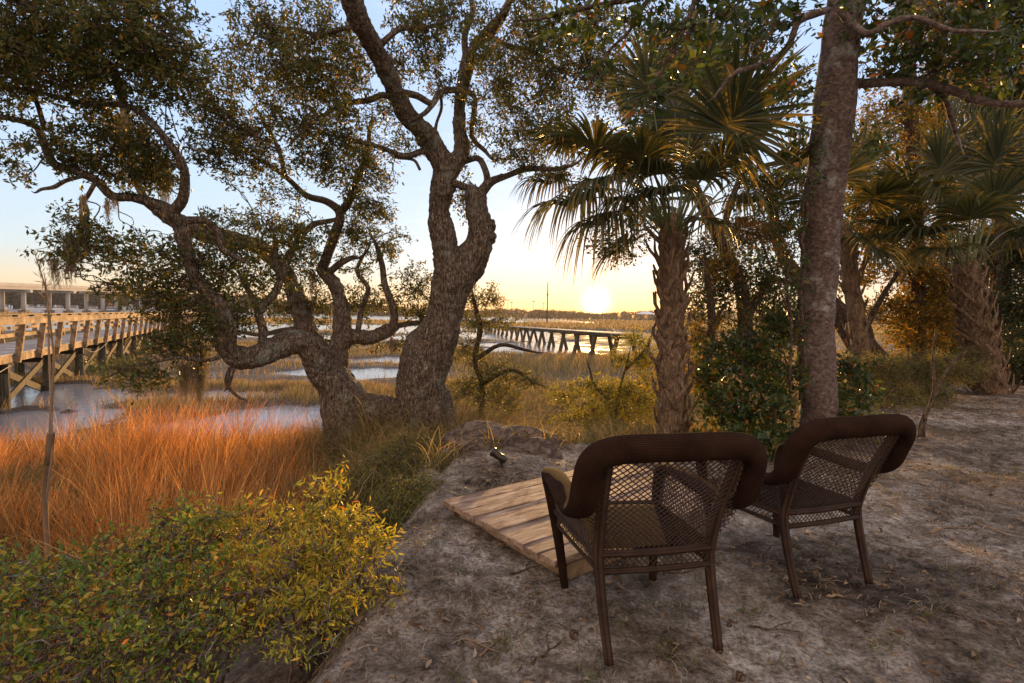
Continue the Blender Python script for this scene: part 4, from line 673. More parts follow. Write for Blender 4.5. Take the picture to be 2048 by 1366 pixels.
def chair(label, loc, rz):
    root = thing('wicker_armchair', label, 'chair', loc, rz, 'wicker armchairs facing the marsh')
    # thick woven rim: front foot, up, over the arm, up the back, across and down again
    half = [(.245, .60, .0), (.265, .62, .22), (.295, .635, .45), (.312, .62, .575), (.318, .53, .612), (.328, .38, .612), (.340, .22, .60), (.350, .07, .60), (.355, -.03, .655), (.354, -.08, .755), (.340, -.118, .845), (.275, -.142, .892), (.15, -.15, .902)]
    left = [(-x, y, z) for x, y, z in half]; full = left + [(0, -.153, .902)] + half[::-1]
    P = interp_path(full, 110); n = len(P); s = np.abs(np.linspace(-1, 1, n)); s0 = 1 - s      # s0: 0 at the foot, 1 top middle
    wid = np.interp(s0, [0, .15, .25, .33, .55, .63, .75, 1], [.020, .030, .042, .062, .060, .056, .054, .054]); thk = np.interp(s0, [0, .15, .25, .33, .55, .63, .75, 1], [.020, .028, .030, .020, .028, .040, .044, .046])
    # section frame: wide across the arm and along the back's face
    T_ = unit(np.gradient(P, axis=0)); mb = MB(); seg = 16; th = np.linspace(0, 2 * np.pi, seg, endpoint=False); V = []; UV = []; acc = np.r_[0, np.cumsum(np.linalg.norm(np.diff(P, axis=0), axis=1))]
    for i in range(n):
        side = 1 if P[i][0] > 0 else -1
        ref = np.array([side * 1.0, 0, 0]) if s0[i] < .56 else lerp([side * 1.0, 0, 0], [0, 0, 1.0], min(1, (s0[i] - .56) / .25))
        wv = unit(ref - T_[i] * (ref @ T_[i])); tv = np.cross(T_[i], wv)
        for k, a in enumerate(th):
            V.append(P[i] + wv * math.cos(a) * wid[i] + tv * math.sin(a) * thk[i]); UV.append((a, acc[i]))
    i, j = np.meshgrid(np.arange(n - 1), np.arange(seg), indexing='ij'); j2 = (j + 1) % seg
    mb.add(V, np.stack([i * seg + j, i * seg + j2, (i + 1) * seg + j2, (i + 1) * seg + j], -1).reshape(-1, 4), None, [(a * 8 / 60 * 1.0, v) for a, v in UV])
    for st in (0, (n - 1) * seg):
        c = len(mb.V[0]); 
    mb.build('rim', 'rattan', root, True)
    # rear legs run on up as the back posts
    for sx in (-1, 1):
        lg = MB(); lg.tube([(sx * .245, -.015, .0), (sx * .25, .03, .17), (sx * .252, .062, .33), (sx * .254, .062, .43), (sx * .262, .0, .62), (sx * .272, -.075, .78), (sx * .276, -.125, .875)], [.020, .021, .023, .025, .024, .024, .025], 10, 5); lg.build('leg', 'legwrap', root, True)
    # seat, rails
    st = MB(); V = []; nx, ny = 15, 15
    for a in range(nx):
        for b in range(ny):
            x = lerp(-.265, .265, a / (nx - 1)) * (1 + .06 * b / (ny - 1)); y = lerp(.06, .62, b / (ny - 1)); z = .425 + .012 * math.cos((a / (nx - 1) - .5) * 3) - .03 * max(0, b / (ny - 1) - .85) ** 1 * 6
            V.append((x, y, z))
    V = np.array(V); lo_ = V - [0, 0, .03]; q = [(a * ny + b, (a + 1) * ny + b, (a + 1) * ny + b + 1, a * ny + b + 1) for a in range(nx - 1) for b in range(ny - 1)]
    uvs = V[:, :2]; st.add(V, q, None, uvs); st.add(lo_, [f[::-1] for f in q], None, uvs); st.build('seat', 'seat', root, True)
    fr = MB()
    fr.tube([(-.25, .055, .42), (0, .05, .415), (.25, .055, .42)], .018, 8, 4); fr.tube([(-.25, .055, .345), (0, .055, .34), (.25, .055, .345)], .014, 8, 4)
    for sx in (-1, 1):
        fr.tube([(sx * .255, .06, .41), (sx * .27, .35, .40), (sx * .28, .61, .395)], .018, 8, 4); fr.tube([(sx * .252, .06, .345), (sx * .265, .35, .335), (sx * .275, .61, .33)], .012, 8, 4)
    fr.tube([(-.28, .62, .40), (0, .645, .40), (.28, .62, .40)], .022, 8, 4); fr.build('seat_frame', 'legwrap', root, True)
    # back lattice
    def hw(t): return .262 + .088 * min(1, max(0, (t - .15) / .35)) ** .8
    def back(s, t): z = .42 + .455 * t; y = lerp(.06, -.135, t ** 1.15); w = hw(t); return np.array([(2 * s - 1) * w, y - .02 * math.cos((s - .5) * 3.1) * t, z])
    bk = MB(); lattice(bk, back, .62, .50, .0275, .0024); bk.build('back_panel', 'strand', root)
    for sx in (-1, 1):
        def side(s, t): b_ = np.array([sx * (.262 + .02 * s), .08 + .52 * s, .40]); t_ = np.array([sx * (.35 - .035 * s), -.0 + .60 * s, .60]); return lerp(b_, t_, t)
        sp_ = MB(); lattice(sp_, side, .54, .21, .0275, .0024); sp_.build('side_panel', 'strand', root)
    ap = MB(); lattice(ap, lambda s, t: np.array([(2 * s - 1) * .245, .06, .345 + .07 * t]), .49, .07, .026, .0022)
    for sx in (-1, 1): lattice(ap, lambda s, t: np.array([sx * (.253 + .024 * s), .06 + .55 * s, .335 + .07 * t]), .55, .07, .026, .0022)
    for k in range(7):
        x = RNG.uniform(-.2, .2); ap.tube([(x, .05, .36), (x + RNG.uniform(-.03, .03), .04, .335), (x + RNG.uniform(-.06, .06), .03, .325)], .0018, 4, 2)
    ap.build('apron', 'strand', root)
    for ch in root.children:                 # old frame: racked a little to one side
        for v in ch.data.vertices: v.co.x -= .045 * v.co.z
    return root
fl = gp(1212, 1322); fr_ = gp(1437, 1296); mid = (fl + fr_) / 2; ang = math.atan2(fr_[1] - fl[1], fr_[0] - fl[0])
c1_ = chair('brown wicker armchair on the left, its back to us and its seat against the platform', (mid[0], mid[1], float(hgt(mid[0], mid[1])) + .004), ang)
fl = gp(1587, 1202); fr_ = gp(1735, 1172); mid = (fl + fr_) / 2; ang = math.atan2(fr_[1] - fl[1], fr_[0] - fl[0])
c1_.scale = (1, 1, 1.018); c2_ = chair('brown wicker armchair on the right, turned toward the marsh on the bare sand', (mid[0], mid[1], float(hgt(mid[0], mid[1])) + .004), ang)
c2_.scale = (1, 1, .975)
# ------------------------------------------------------------------ wooden platform
pa = gp(888, 1000, .13); pb = gp(1112, 1122, .13); pd = gp(1200, 928, .13); uu = unit(pd - pa); uu[2] = 0; vv = pb - pa; vv[2] = 0; Wp = np.linalg.norm(vv); vv = unit(vv); Lp = 1.78
plat = thing('wooden_platform', 'weathered low platform of wide boards in front of the left wicker chair', 'platform', (pa[0], pa[1], 0)); nb = 9
for k in range(nb):
    b = MB(); w = Wp / nb; c0 = pa + vv * (k + .5) * w - uu * RNG.uniform(0, .025); c1 = c0 + uu * (Lp + RNG.uniform(-.02, .02)); dz = RNG.uniform(-.005, .005)
    L = np.linalg.norm(c1 - c0); nseg = 10
    for q in range(1): b.box((c0 + c1) / 2 + [0, 0, -.019 + dz], uu * L / 2, vv * (w / 2 - .0035), [0, 0, .019])
    o_ = b.build('board', 'deck', plat, loc=(pa[0], pa[1], 0)); o_.location = (0, 0, 0)
    bv = o_.modifiers.new('edge', 'BEVEL'); bv.width = .004; bv.segments = 2
fb = MB()
for f in (.06, .5, .94): c0 = pa + uu * Lp * f + [0, 0, -.042 - .042]; fb.bar(c0 + vv * .03, c0 + vv * (Wp - .03), .04, .085)
for f in (.012, .988): c0 = pa + vv * Wp * f + [0, 0, -.042 - .043]; fb.bar(c0 + uu * .06, c0 + uu * (Lp - .06), .036, .08)
o_ = fb.build('frame', 'lumber', plat, loc=(pa[0], pa[1], 0)); o_.location = (0, 0, 0)
pang = math.atan2(uu[1], uu[0]); plat.rotation_euler = (0, 0, pang); RM = Matrix.Rotation(-pang, 4, 'Z')
for ch in plat.children: ch.data.transform(RM)
# nail heads
blk = MB(); p = gp(1178, 1112, .03); blk.box(p, uu * .11, vv * .035, [0, 0, .035], .002); tag(blk.build('wood_block', 'deck', None, loc=tuple(p)), 'short offcut of timber on the sand beside the front corner of the platform', 'wood block')
# ------------------------------------------------------------------ spotlight on a stake
sb_ = gp(1003, 952, .0); sb_[2] = float(hgt(sb_[0], sb_[1])); Ys = sb_[1]; hd = at(1000, 914, Ys); spt = thing('garden_spotlight', 'small dark spotlight on a stake behind the far edge of the platform', 'garden light', sb_)
m_ = MB(); m_.tube([sb_ - [0, 0, .03], sb_ + [0, 0, .02], hd - [0, 0, .02]], [.012, .011, .008], 8, 2); m_.tube([sb_ + [0, 0, .09], sb_ + [0, 0, .115]], .018, 10, 1); o_ = m_.build('stake', 'metal', spt, True, loc=tuple(sb_)); o_.location = (0, 0, 0)
dh = unit(np.array([-.75, .35, .42])); m_ = MB(); m_.tube([hd - dh * .065, hd - dh * .06, hd, hd + dh * .06, hd + dh * .062, hd + dh * .085], [.012, .028, .034, .036, .040, .043], 16, 1); o_ = m_.build('lamp_head', 'metal', spt, True, loc=tuple(sb_)); o_.location = (0, 0, 0)
m_ = MB(); m_.tube([hd + dh * .086, hd + dh * .089], .036, 16, 1); o_ = m_.build('lens', 'glass', spt, True, loc=tuple(sb_)); o_.location = (0, 0, 0)
# root and clay lumps behind it
def lump(name, label, cat, c, s, m='clay', tilt=0):
    n, k = 28, 18; V = []; ph = RNG.uniform(0, 9, 3)
    for i in range(n):
        for j in range(k):
            a = 2 * np.pi * i / n; b = np.pi * j / (k - 1); d = np.array([math.cos(a) * math.sin(b), math.sin(a) * math.sin(b), math.cos(b)])
            f = 1 + .16 * math.sin(3 * d[0] + ph[0]) * math.cos(3 * d[1] + ph[1]) + .08 * math.sin(7 * d[0] + 5 * d[2] + ph[2]) + .04 * math.sin(15 * d[1] + 9 * d[0])
            V.append(d * f * s)
    V = np.array(V); ct, st_ = math.cos(tilt), math.sin(tilt); V[:, :2] = V[:, :2] @ np.array([[ct, st_], [-st_, ct]])
    q = [(i * k + j, i * k + j + 1, ((i + 1) % n) * k + j + 1, ((i + 1) % n) * k + j) for i in range(n) for j in range(k - 1)]
    o_ = put(name, V, [q], m, None, True); o_.location = tuple(float(x) for x in c); dd = o_.modifiers.new('r', 'SUBSURF'); dd.levels = 1; dd.render_levels = 1; d2 = o_.modifiers.new('relief', 'DISPLACE'); d2.texture = tx; d2.strength = .05; d2.mid_level = .5; d2.texture_coords = 'LOCAL'
    return tag(o_, label, cat, 'clay and root lumps on the bank behind the platform')
for (px, py, Y, s, lab, tl) in ((945, 925, 5.4, (.26, .2, .16), 'rounded clay lump on the bank left of the stake spotlight', .3), (1065, 930, 5.3, (.30, .2, .15), 'clay lump beside the far edge of the platform right of the spotlight', -.3), (1010, 905, 5.9, (.5, .3, .22), 'largest clay mound behind the stake spotlight', 0), (972, 957, 4.75, (.13, .07, .06), 'small pale broken root end beside the spotlight stake', -.9)):
    c = at(px, py - 2, Y); s = (s[0] * 1.35, s[1] * 1.3, s[2] * 1.5); lump('root_lump', lab, 'root lump', c, s, tilt=tl)
# ------------------------------------------------------------------ boardwalk on the left
bw = thing('boardwalk', 'long wooden boardwalk with leaning rail posts crossing the marsh on the left', 'boardwalk', (-15, 15.5, -1.4)); BWL = (-15, 15.5, -1.4)
def bwput(mb, name, m, par=bw): o_ = mb.build(name, m, par, loc=BWL); o_.location = (0, 0, 0); return o_
A0 = at(31, 700, 15.5); A0[2] = 0; Dv = unit(np.array([-.4943, 1, 0])); Nr = np.array([Dv[1], -Dv[0], 0]); SPC = 1.77 * .995; zu = np.array([0, 0, 1.0]); HW = 1.9; n0, n1 = -5, 40
dk = MB()
a_, b_ = A0 + Dv * SPC * n0, A0 + Dv * SPC * n1; Ltot = np.linalg.norm(b_ - a_); nbd = int(Ltot / .15)
for k in range(nbd): c = a_ + Dv * .15 * (k + .5) - Nr * HW / 2 + zu * (.0); dk.box(c, Dv * .0715, Nr * (HW / 2 + .02), zu * .019)
bwput(dk, 'deck', 'walk_deck')
for sd, off in ((1, 0.0), (-1, HW)):
    e = -Nr * off; o2 = Nr * sd
    jb = MB(); jb.bar(a_ + e - o2 * .03 + zu * -.13, b_ + e - o2 * .03 + zu * -.13, .05, .22); bwput(jb, 'joist', 'lumber')
    cp = MB(); cp.bar(a_ + e + o2 * .19 + zu * 1.06, b_ + e + o2 * .19 + zu * 1.06, .22, .04); bwput(cp, 'handrail', 'lumber')
    fa = MB(); fa.bar(a_ + e + o2 * .265 + zu * .95, b_ + e + o2 * .265 + zu * .95, .04, .17); bwput(fa, 'top_rail', 'lumber')
    mr_ = MB(); mr_.bar(a_ + e + o2 * .055 + zu * .55, b_ + e + o2 * .055 + zu * .55, .035, .11); bwput(mr_, 'middle_rail', 'lumber')
    for n in range(n0, n1):
        c = A0 + Dv * SPC * (n) + e; pm = MB(); pm.bar(c + o2 * .035 - zu * .26, c + o2 * .20 + zu * 1.03, .11, .15, up=Nr); bwput(pm, 'post', 'lumber')
rp = MB()
bents = [-4.7 + 2.1 * k for k in range(16)]; prev = None
for q, n in enumerate(bents):
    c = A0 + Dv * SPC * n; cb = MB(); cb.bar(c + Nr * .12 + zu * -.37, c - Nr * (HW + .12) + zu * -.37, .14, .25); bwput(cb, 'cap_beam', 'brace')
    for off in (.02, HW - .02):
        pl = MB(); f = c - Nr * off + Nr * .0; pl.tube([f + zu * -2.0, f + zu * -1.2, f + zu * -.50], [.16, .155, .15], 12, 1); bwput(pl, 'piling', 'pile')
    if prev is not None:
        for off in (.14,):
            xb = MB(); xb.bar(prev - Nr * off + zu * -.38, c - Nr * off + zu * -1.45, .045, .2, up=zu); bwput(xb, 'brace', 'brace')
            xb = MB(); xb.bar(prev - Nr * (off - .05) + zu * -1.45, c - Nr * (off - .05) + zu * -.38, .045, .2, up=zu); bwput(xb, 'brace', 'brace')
        if q in (2, 5):
            L_ = prev + Nr * .16 + zu * -.28; M_ = c + Nr * .16 + zu * -.28; rp.tube([L_, (L_ * .7 + M_ * .3) - zu * .22, (L_ * .4 + M_ * .6) - zu * .2, M_], .011, 6, 5)
    prev = c
bwput(rp, 'rope', 'rope')
# ------------------------------------------------------------------ highway bridge far left
br_root = thing('road_bridge', 'long pale concrete road bridge on round columns far beyond the boardwalk', 'bridge', (-210, 230, -1.5)); BRL = (-210, 230, -1.5)
def brput(mb, name, m, sm=False): o_ = mb.build(name, m, br_root, sm, loc=BRL); o_.location = (0, 0, 0); return o_
cB = at(47, 600, 215.0); cB[2] = 0; dB = unit(np.array([-.225, 1, 0])); nB = np.array([dB[1], -dB[0], 0]); bs = 30.0; z0 = 7.3
def bl(n): return cB + dB * bs * n
dk = MB(); gdr = MB(); pr = MB()
for n in range(-3, 22):
    a, b = bl(n), bl(n + 1); zs = lambda q: z0 + .72 * min(q, 9)
    za, zb = zu * zs(n), zu * zs(n + 1); md = -nB * 3.5
    dk.bar(a + md + za + zu * 1.95, b + md + zb + zu * 1.95, 12.5, .35); pr.bar(a + nB * 2.6 + za + zu * 2.62, b + nB * 2.6 + zb + zu * 2.62, .3, .95); pr.bar(a - nB * 9.6 + za + zu * 2.62, b - nB * 9.6 + zb + zu * 2.62, .3, .95)
    for o in (1.7, -2.3, -6.3, -8.6): gdr.bar(a + nB * o + za + zu * 1.2, b + nB * o + zb + zu * 1.2, .7, 1.1)
    cp = MB(); cp.bar(a + nB * 2.9 + za + zu * .05, a - nB * 10 + za + zu * .05, 1.5, 1.1); brput(cp, 'pier_cap', 'concrete')
    for o in (0, -7.3):
        cl = MB(); f = a + nB * o; cl.tube([f + zu * -1.6, f + za - zu * .5], .82, 16, 1); brput(cl, 'column', 'concrete', True); ft = MB(); ft.box(f + zu * -1.5, nB * 1.35, dB * 1.35, zu * 1.1); brput(ft, 'footing', 'footing')
brput(dk, 'road_deck', 'concrete'); brput(gdr, 'girders', 'concrete'); brput(pr, 'parapet', 'concrete')
# marina beyond it
md_ = thing('marina_dock', 'floating marina dock with many white pilings seen under the bridge', 'dock', at(150, 612, 300)); ML = tuple(md_.location)
fd = MB(); a = at(-120, 0, 290); b = at(620, 0, 330); a[2] = b[2] = -1.0; fd.bar(a, b, 2.4, .7); o_ = fd.build('float', 'concrete', md_, loc=ML); o_.location = (0, 0, 0)
for k in range(58):
    f = a + (b - a) * (k + RNG.uniform(.1, .9)) / 58 + [0, RNG.uniform(-8, 8), 0]; pl = MB(); h = RNG.uniform(1.3, 3.2); pl.tube([f + zu * -.8, f + zu * h, f + zu * (h + .3)], [.33, .33, .06], 8, 1); o_ = pl.build('piling', 'white', md_, True, loc=ML); o_.location = (0, 0, 0)
BOATL = ['white motor boat farthest left under the bridge', 'white boat with a raised cabin between the first bridge columns', 'white cabin boat moored behind the second pair of bridge columns', 'small low white boat left of the reed stalk', 'white flybridge boat seen between the third bridge columns', 'small white boat just past the third bridge column', 'white boat with blue hull band right of the middle columns', 'white cruiser near the right end of the marina', 'low white boat almost hidden by the oak leaves']
for k, px in enumerate((8, 62, 84, 118, 148, 186, 222, 262, 300)):
    c = at(px, 612, 283 + 5 * (k % 3)); c[2] = -1.47; L = RNG.uniform(8, 11); bt = thing('motor_boat', BOATL[k], 'boat', c, RNG.uniform(-.5, .5), 'white boats moored at the far marina')
    h = MB(); st_ = [(-.5, .9, 0), (-.2, 1, 0), (.2, .9, .1), (.42, .45, .3), (.5, .02, .5)]; V = []
    for x, w, up_ in st_: V += [(x * L, -1.4 * w, 1.3 + up_), (x * L, -.9 * w, -.1), (x * L, .9 * w, -.1), (x * L, 1.4 * w, 1.3 + up_)]
    q = [];
    for i in range(4):
        for j in range(3): q.append((i * 4 + j, i * 4 + 4 + j, i * 4 + 5 + j, i * 4 + 1 + j))
        q.append((i * 4 + 3, i * 4 + 7, i * 4 + 4, i * 4))
    q.append((0, 1, 2, 3)); h.add(V, q); h.build('hull', 'white' if k != 6 else 'blue', bt)
    cb = MB(); cb.box((-.02 * L, 0, 2.0), (.2 * L, 0, 0), (0, 1.0, 0), (0, 0, .75)); cb.box((-.05 * L, 0, 3.4), (.16 * L, 0, 0), (0, 1.0, 0), (0, 0, .07)); cb.bar((-.15 * L, .8, 2.7), (-.15 * L, .8, 3.4), .08, .08, up=(1, 0, 0)); cb.bar((.08 * L, -.8, 2.7), (.08 * L, -.8, 3.4), .08, .08, up=(1, 0, 0)); cb.build('cabin', 'white', bt)
    ww = MB(); ww.box((-.02 * L, 0, 2.25), (.203 * L, 0, 0), (0, 1.02, 0), (0, 0, .22)); ww.build('window', 'metal', bt)
# ------------------------------------------------------------------ old pier in the middle
pr_ = thing('old_pier', 'old low pier on splayed timber piles crossing the creek left of the sun', 'pier', (3, 50, -1.4)); PL = (3, 50, -1.4)
def prput(mb, name, m): o_ = mb.build(name, m, pr_, loc=PL); o_.location = (0, 0, 0); return o_
q0 = at(1054, 655, 59); q1 = at(1172, 663, 38); DZ = q0[2]; q0[2] -= 0; dP = unit(q1 - q0); nP = np.array([dP[1], -dP[0], 0]); nP = nP / np.linalg.norm(nP)
far = q0 - dP * 42; near = q1 + dP * 8; dk = MB(); Lq = np.linalg.norm(near - far)
for k in range(int(Lq / .3)): dk.box(far + dP * .3 * (k + .5) + zu * .02, dP * .145, nP * .75, zu * .03, .006)
prput(dk, 'deck', 'walk_deck')
for o in (-.6, .6): jb = MB(); jb.bar(far + nP * o + zu * -.09, near + nP * o + zu * -.09, .08, .14); prput(jb, 'stringer', 'pile')
for k in range(20):
    c = far + dP * (4.4 * k * .88 + 1)
    if (c - near) @ dP > 0: break
    for o in (-1, 1): pl = MB(); lean = RNG.uniform(-.1, .1); pl.tube([c + nP * (o * .85 + lean) + zu * -1.9, c + nP * o * .42 + zu * .0], [.15, .13], 8, 1, .05); prput(pl, 'piling', 'pile')
    cb = MB(); cb.bar(c - nP * .8 + zu * -.22, c + nP * .8 + zu * -.22, .1, .12); prput(cb, 'cap_beam', 'pile')
# far long pier and its boathouse
fp = thing('far_pier', 'thin distant pier on many piles running across the water below the sun', 'pier', at(1180, 640, 300)); FL = tuple(fp.location)
a = at(1040, 640, 330); b = at(1340, 640, 300); a[2] = b[2] = .25; dk = MB(); dk.bar(a, b, 1.8, .3); o_ = dk.build('deck', 'pile', fp, loc=FL); o_.location = (0, 0, 0)
for k in range(34): c = a + (b - a) * (k + .5) / 34; pl = MB(); pl.tube([c - zu * 2.0, c + zu * (.9 if k % 2 else .3)], .2, 6, 1); o_ = pl.build('piling', 'pile', fp, loc=FL); o_.location = (0, 0, 0)
bh = thing('boathouse', 'small open boathouse with a pale hipped roof at the end of the far pier', 'boathouse', at(1292, 634, 296)); BL = at(1292, 632, 296); bh.location = tuple(BL)
r_ = MB(); s5 = 4.6; r_.add([(-s5, -3, 0), (s5, -3, 0), (s5, 3, 0), (-s5, 3, 0), (-1.8, 0, 1.5), (1.8, 0, 1.5)], [(0, 1, 5, 4), (2, 3, 4, 5)], [(1, 2, 5), (3, 0, 4)]); o_ = r_.build('roof', 'white', bh); o_.location = (0, 0, 1.0)
for sx in (-1, 1):
    for sy in (-1, 1): pm = MB(); pm.bar((sx * 4, sy * 2.5, -2.6), (sx * 4, sy * 2.5, 1.0), .25, .25, up=(1, 0, 0)); pm.build('post', 'pile', bh)
# mast and stadium lamps
p = at(1094, 645, 240); p[2] = -1.4; mt = MB(); mt.tube([(0, 0, 0), (0, 0, 8), (0, 0, 17.6), (0, 0, 18.2)], [.30, .27, .22, .05], 10, 1); mt.tube([(0, 0, 12), (0, .1, 12.4)], .5, 8, 1); ms = thing('tall_mast', 'single tall dark mast standing alone above the far treeline left of the sun', 'mast', p); mt.build('pole', 'metal', ms, True)
for k, (px, py, lab) in enumerate(((1004, 603, 'leftmost tall sports ground lamp pole above the far trees'), (1016, 600, 'sports ground lamp pole second from the left with the widest head'), (1023, 605, 'short sports ground lamp pole third from the left'), (1067, 603, 'sports ground lamp pole standing alone left of the mast'), (1087, 606, 'sports ground lamp pole just left of the mast'))):
    tp = at(px, py, 560); t_ = thing('floodlight_pole', lab, 'lamp post', (tp[0], tp[1], -1.4), 0, 'sports ground lamp poles above the far trees'); m_ = MB(); H_ = tp[2] + 1.4; m_.tube([(0, 0, 0), (0, 0, H_)], [.28, .2], 6, 1); m_.build('pole', 'metal', t_); m_ = MB(); m_.box((0, 0, H_), (1.6 + (k == 1), 0, 0), (0, .4, 0), (0, 0, .35)); m_.build('lamp_head', 'metal', t_)
# ------------------------------------------------------------------ far woods
def woods(name, label, pts, m, wid=7, leaf=1.1, nper=70, dep=25):
    """pts: (px, py_top, Y): a belt of tree crowns"""
    mb = MB(); pts = np.array(pts, float); C0 = []; D0 = []
    for (x0, y0, Y0), (x1, y1, Y1) in zip(pts[:-1], pts[1:]):
        A, B = at(x0, y0, Y0), at(x1, y1, Y1); n = max(2, int(np.linalg.norm((B - A)[:2]) / (wid * .33)))
        for k in range(n):
            t = (k + RNG.random()) / n; c = A * (1 - t) + B * t; top = c[2] * RNG.uniform(.80, 1.10) + 1.4 * 0; dy = RNG.uniform(-2, dep); w = wid * RNG.uniform(.4, .75); zz = np.linspace(-1.2, top, 6)
            for z1, z2 in ((-1.4, top * .5), (top * .3, top)):
                q = unit(RNG.normal(size=(nper, 3))) * RNG.uniform(.6, 1, (nper, 1)); cc = np.array([c[0] + RNG.normal(0, 1), c[1] + dy, (z1 + z2) / 2]); C0.append(cc + q * [w, w, (z2 - z1) / 2]); D0.append(unit(RNG.normal(size=(nper, 3))))
    C0 = np.concatenate(C0); D0 = np.concatenate(D0); leaves(mb, C0, D0, leaf * RNG.uniform(.7, 1.5, len(C0)), leaf * .8, .2); tag(mb.build(name, m), label, 'woods', None, 'stuff')
woods('far_woods_by_the_bridge', 'dark belt of woods behind the bridge and marina', [(-250, 568, 360), (0, 572, 360), (150, 576, 365), (300, 580, 370), (460, 590, 380), (620, 605, 420), (800, 612, 480)], 'far_leaf', 8, 1.7, 170)
woods('far_pine_woods', 'low orange hazed treeline along the horizon under the sun', [(760, 615, 520), (900, 620, 540), (1010, 616, 540), (1060, 619, 540), (1100, 619, 560), (1150, 622, 580), (1200, 627, 600), (1260, 622, 600), (1330, 620, 600), (1420, 622, 600), (1560, 616, 560)], 'far_leaf_warm', 8, 1.3, 110)
woods('far_shore_woods', 'grey wooded far shore seen through the trees on the right', [(1560, 612, 520), (1640, 612, 500), (1700, 611, 480), (1780, 612, 470), (1900, 614, 460), (2100, 612, 440), (2300, 612, 430)], 'far_leaf', 9, 1.2, 110)
# ------------------------------------------------------------------ grasses
def scatter(n, x0, x1, y0, y1): return RNG.uniform(x0, x1, n), RNG.uniform(y0, y1, n)
def vis(x, y, lo=-120, hi=2170): px = x / np.maximum(y, .1) * F + 1024; return (px > lo) & (px < hi)
def patchy(x, y, f, s): return .5 + .5 * sn(x, y, f, s)
# orange broom grass on the left
mb = MB(); x, y = scatter(5200, -11, -.6, 3.0, 11.5); d = edge_dist(x, y); mm = marsh_mask(x, y); px = x / y * F + 1024
wgt = np.clip((d - .5) / .8, 0, 1) * np.clip((10.6 - y) / 1.8, 0, 1) * np.clip(.35 - mm * 3, .02, 1) * (.25 + .75 * patchy(x, y, 2.1, 3)) * np.clip((690 - px) / 160, 0, 1)
k = (RNG.random(len(x)) < wgt) & vis(x, y) & (x < -.7); x, y, px = x[k], y[k], px[k]
H = RNG.uniform(.55, 1.12, len(x)) * (.7 + .5 * patchy(x, y, 1.7, 5)) * np.interp(px, [0, 110, 230, 430, 600, 690], [.7, .85, 1.42, 1.28, .8, .62]); tussocks(mb, x, y, H, 24, .0065, .05, lean=.30, bend=.4, segs=4, ldir=(.3, .1, 0))
tag(mb.build('broom_grass', 'orange_grass'), 'tall orange broom grass lit by the low sun on the left', 'grass', None, 'stuff')
mb = MB(); x, y = scatter(9000, -8, 4, 3.0, 11); d = edge_dist(x, y); px = x / y * F + 1024
k = (d > .15) & (RNG.random(len(x)) < np.clip((d - .1) / .5, 0, 1) * (.2 + .8 * patchy(x, y, 2.7, 8)) * .55) & (px < 1320); x, y = x[k], y[k]
tussocks(mb, x, y, RNG.uniform(.3, .75, len(x)), 18, .008, .06, lean=.45, bend=1.1, segs=6, droop=.4)
tag(mb.build('bent_marsh_edge_grass', 'green_grass'), 'green and straw coloured drooping grass behind the foreground shrubs', 'grass', None, 'stuff')
mb = MB(); x, y = scatter(3600, -9, -.6, 3.4, 9.5); d = edge_dist(x, y); k = (d > .6) & (RNG.random(len(x)) < .6); x, y = x[k], y[k]
tussocks(mb, x, y, RNG.uniform(.35, .95, len(x)), 9, .009, .05, lean=.6, bend=.9, segs=5, droop=.3)
tag(mb.build('bent_dead_grass', 'tan_grass'), 'bent and broken dead straw stems among the orange broom grass', 'grass', None, 'stuff')
# tan grass in the middle, between oak and near palm
mb = MB(); x, y = scatter(16000, -3.0, 6.0, 4.8, 17); d = edge_dist(x, y); px = x / y * F + 1024; mm = marsh_mask(x, y)
k = (d > .03) & (RNG.random(len(x)) < np.clip((d + .2) / .5, 0, 1) * (.45 + .55 * patchy(x, y, 1.9, 6)) * np.clip(.4 - mm * 3, .05, 1) * np.where(y < 9, .8, .42)) & (px > 700) & (px < 1560); x, y, d = x[k], y[k], d[k]
tussocks(mb, x, y, RNG.uniform(.4, .95, len(x)) * np.clip(.5 + d * .45, .6, 1.45), 17, .0065 + .0005 * y, .09, lean=.4, bend=.9, segs=5, droop=.3)
tag(mb.build('tan_grass', 'tan_grass'), 'matted tan and gold grass between the oak and the near palm', 'grass', None, 'stuff')
# marsh grass to the middle distance
mb = MB()
for (n, y0, y1, dens) in ((90000, 9, 20, .6), (120000, 20, 45, .6), (70000, 45, 110, .6)):
    yy = y0 + (y1 - y0) * np.sqrt(RNG.random(n)); xx = RNG.uniform(-1.08, 1.08, n) * yy; mm = marsh_mask(xx, yy); z = hgt(xx, yy); d = edge_dist(xx, yy)
    k = (d > 2.2) & ((mm < -.02 - .12 * RNG.random(n)) | ((yy < 24) & (patchy(xx, yy, 3.3, 4) > .72) & (RNG.random(n) < .5))) & (RNG.random(n) < 1.5 * dens * np.clip(.30 + 1.0 * patchy(xx, yy, .9, 2) * (.4 + .6 * patchy(xx, yy, .23, 7)) + .25 * patchy(xx, yy, 3.1, 2), 0, 1)); xx, yy, z, mm = xx[k], yy[k], z[k], mm[k]
    blades(mb, np.stack([xx, yy, z], 1), RNG.uniform(.16, .42, len(xx)) * np.interp(yy, [9, 20, 60, 110], [1.15, .8, .9, 1.3]) * np.where(mm > 0, .7, 1) * np.where((xx / yy * F + 1024 > 880) & (yy < 32), 2.1, 1), np.maximum(.010, yy * .0011), .22, .4, 3)
tag(mb.build('marsh_grass', 'marsh_grass'), 'pale brown cord grass covering the marsh flats between the pools', 'marsh grass', None, 'stuff')
mb = MB(); n = 110000; yy = 100 + 560 * RNG.random(n) ** 1.3; xx = RNG.uniform(-1.05, 1.05, n) * yy; mm = marsh_mask(xx, yy); k = (mm < 0) & (RNG.random(n) < .8); xx, yy = xx[k], yy[k]
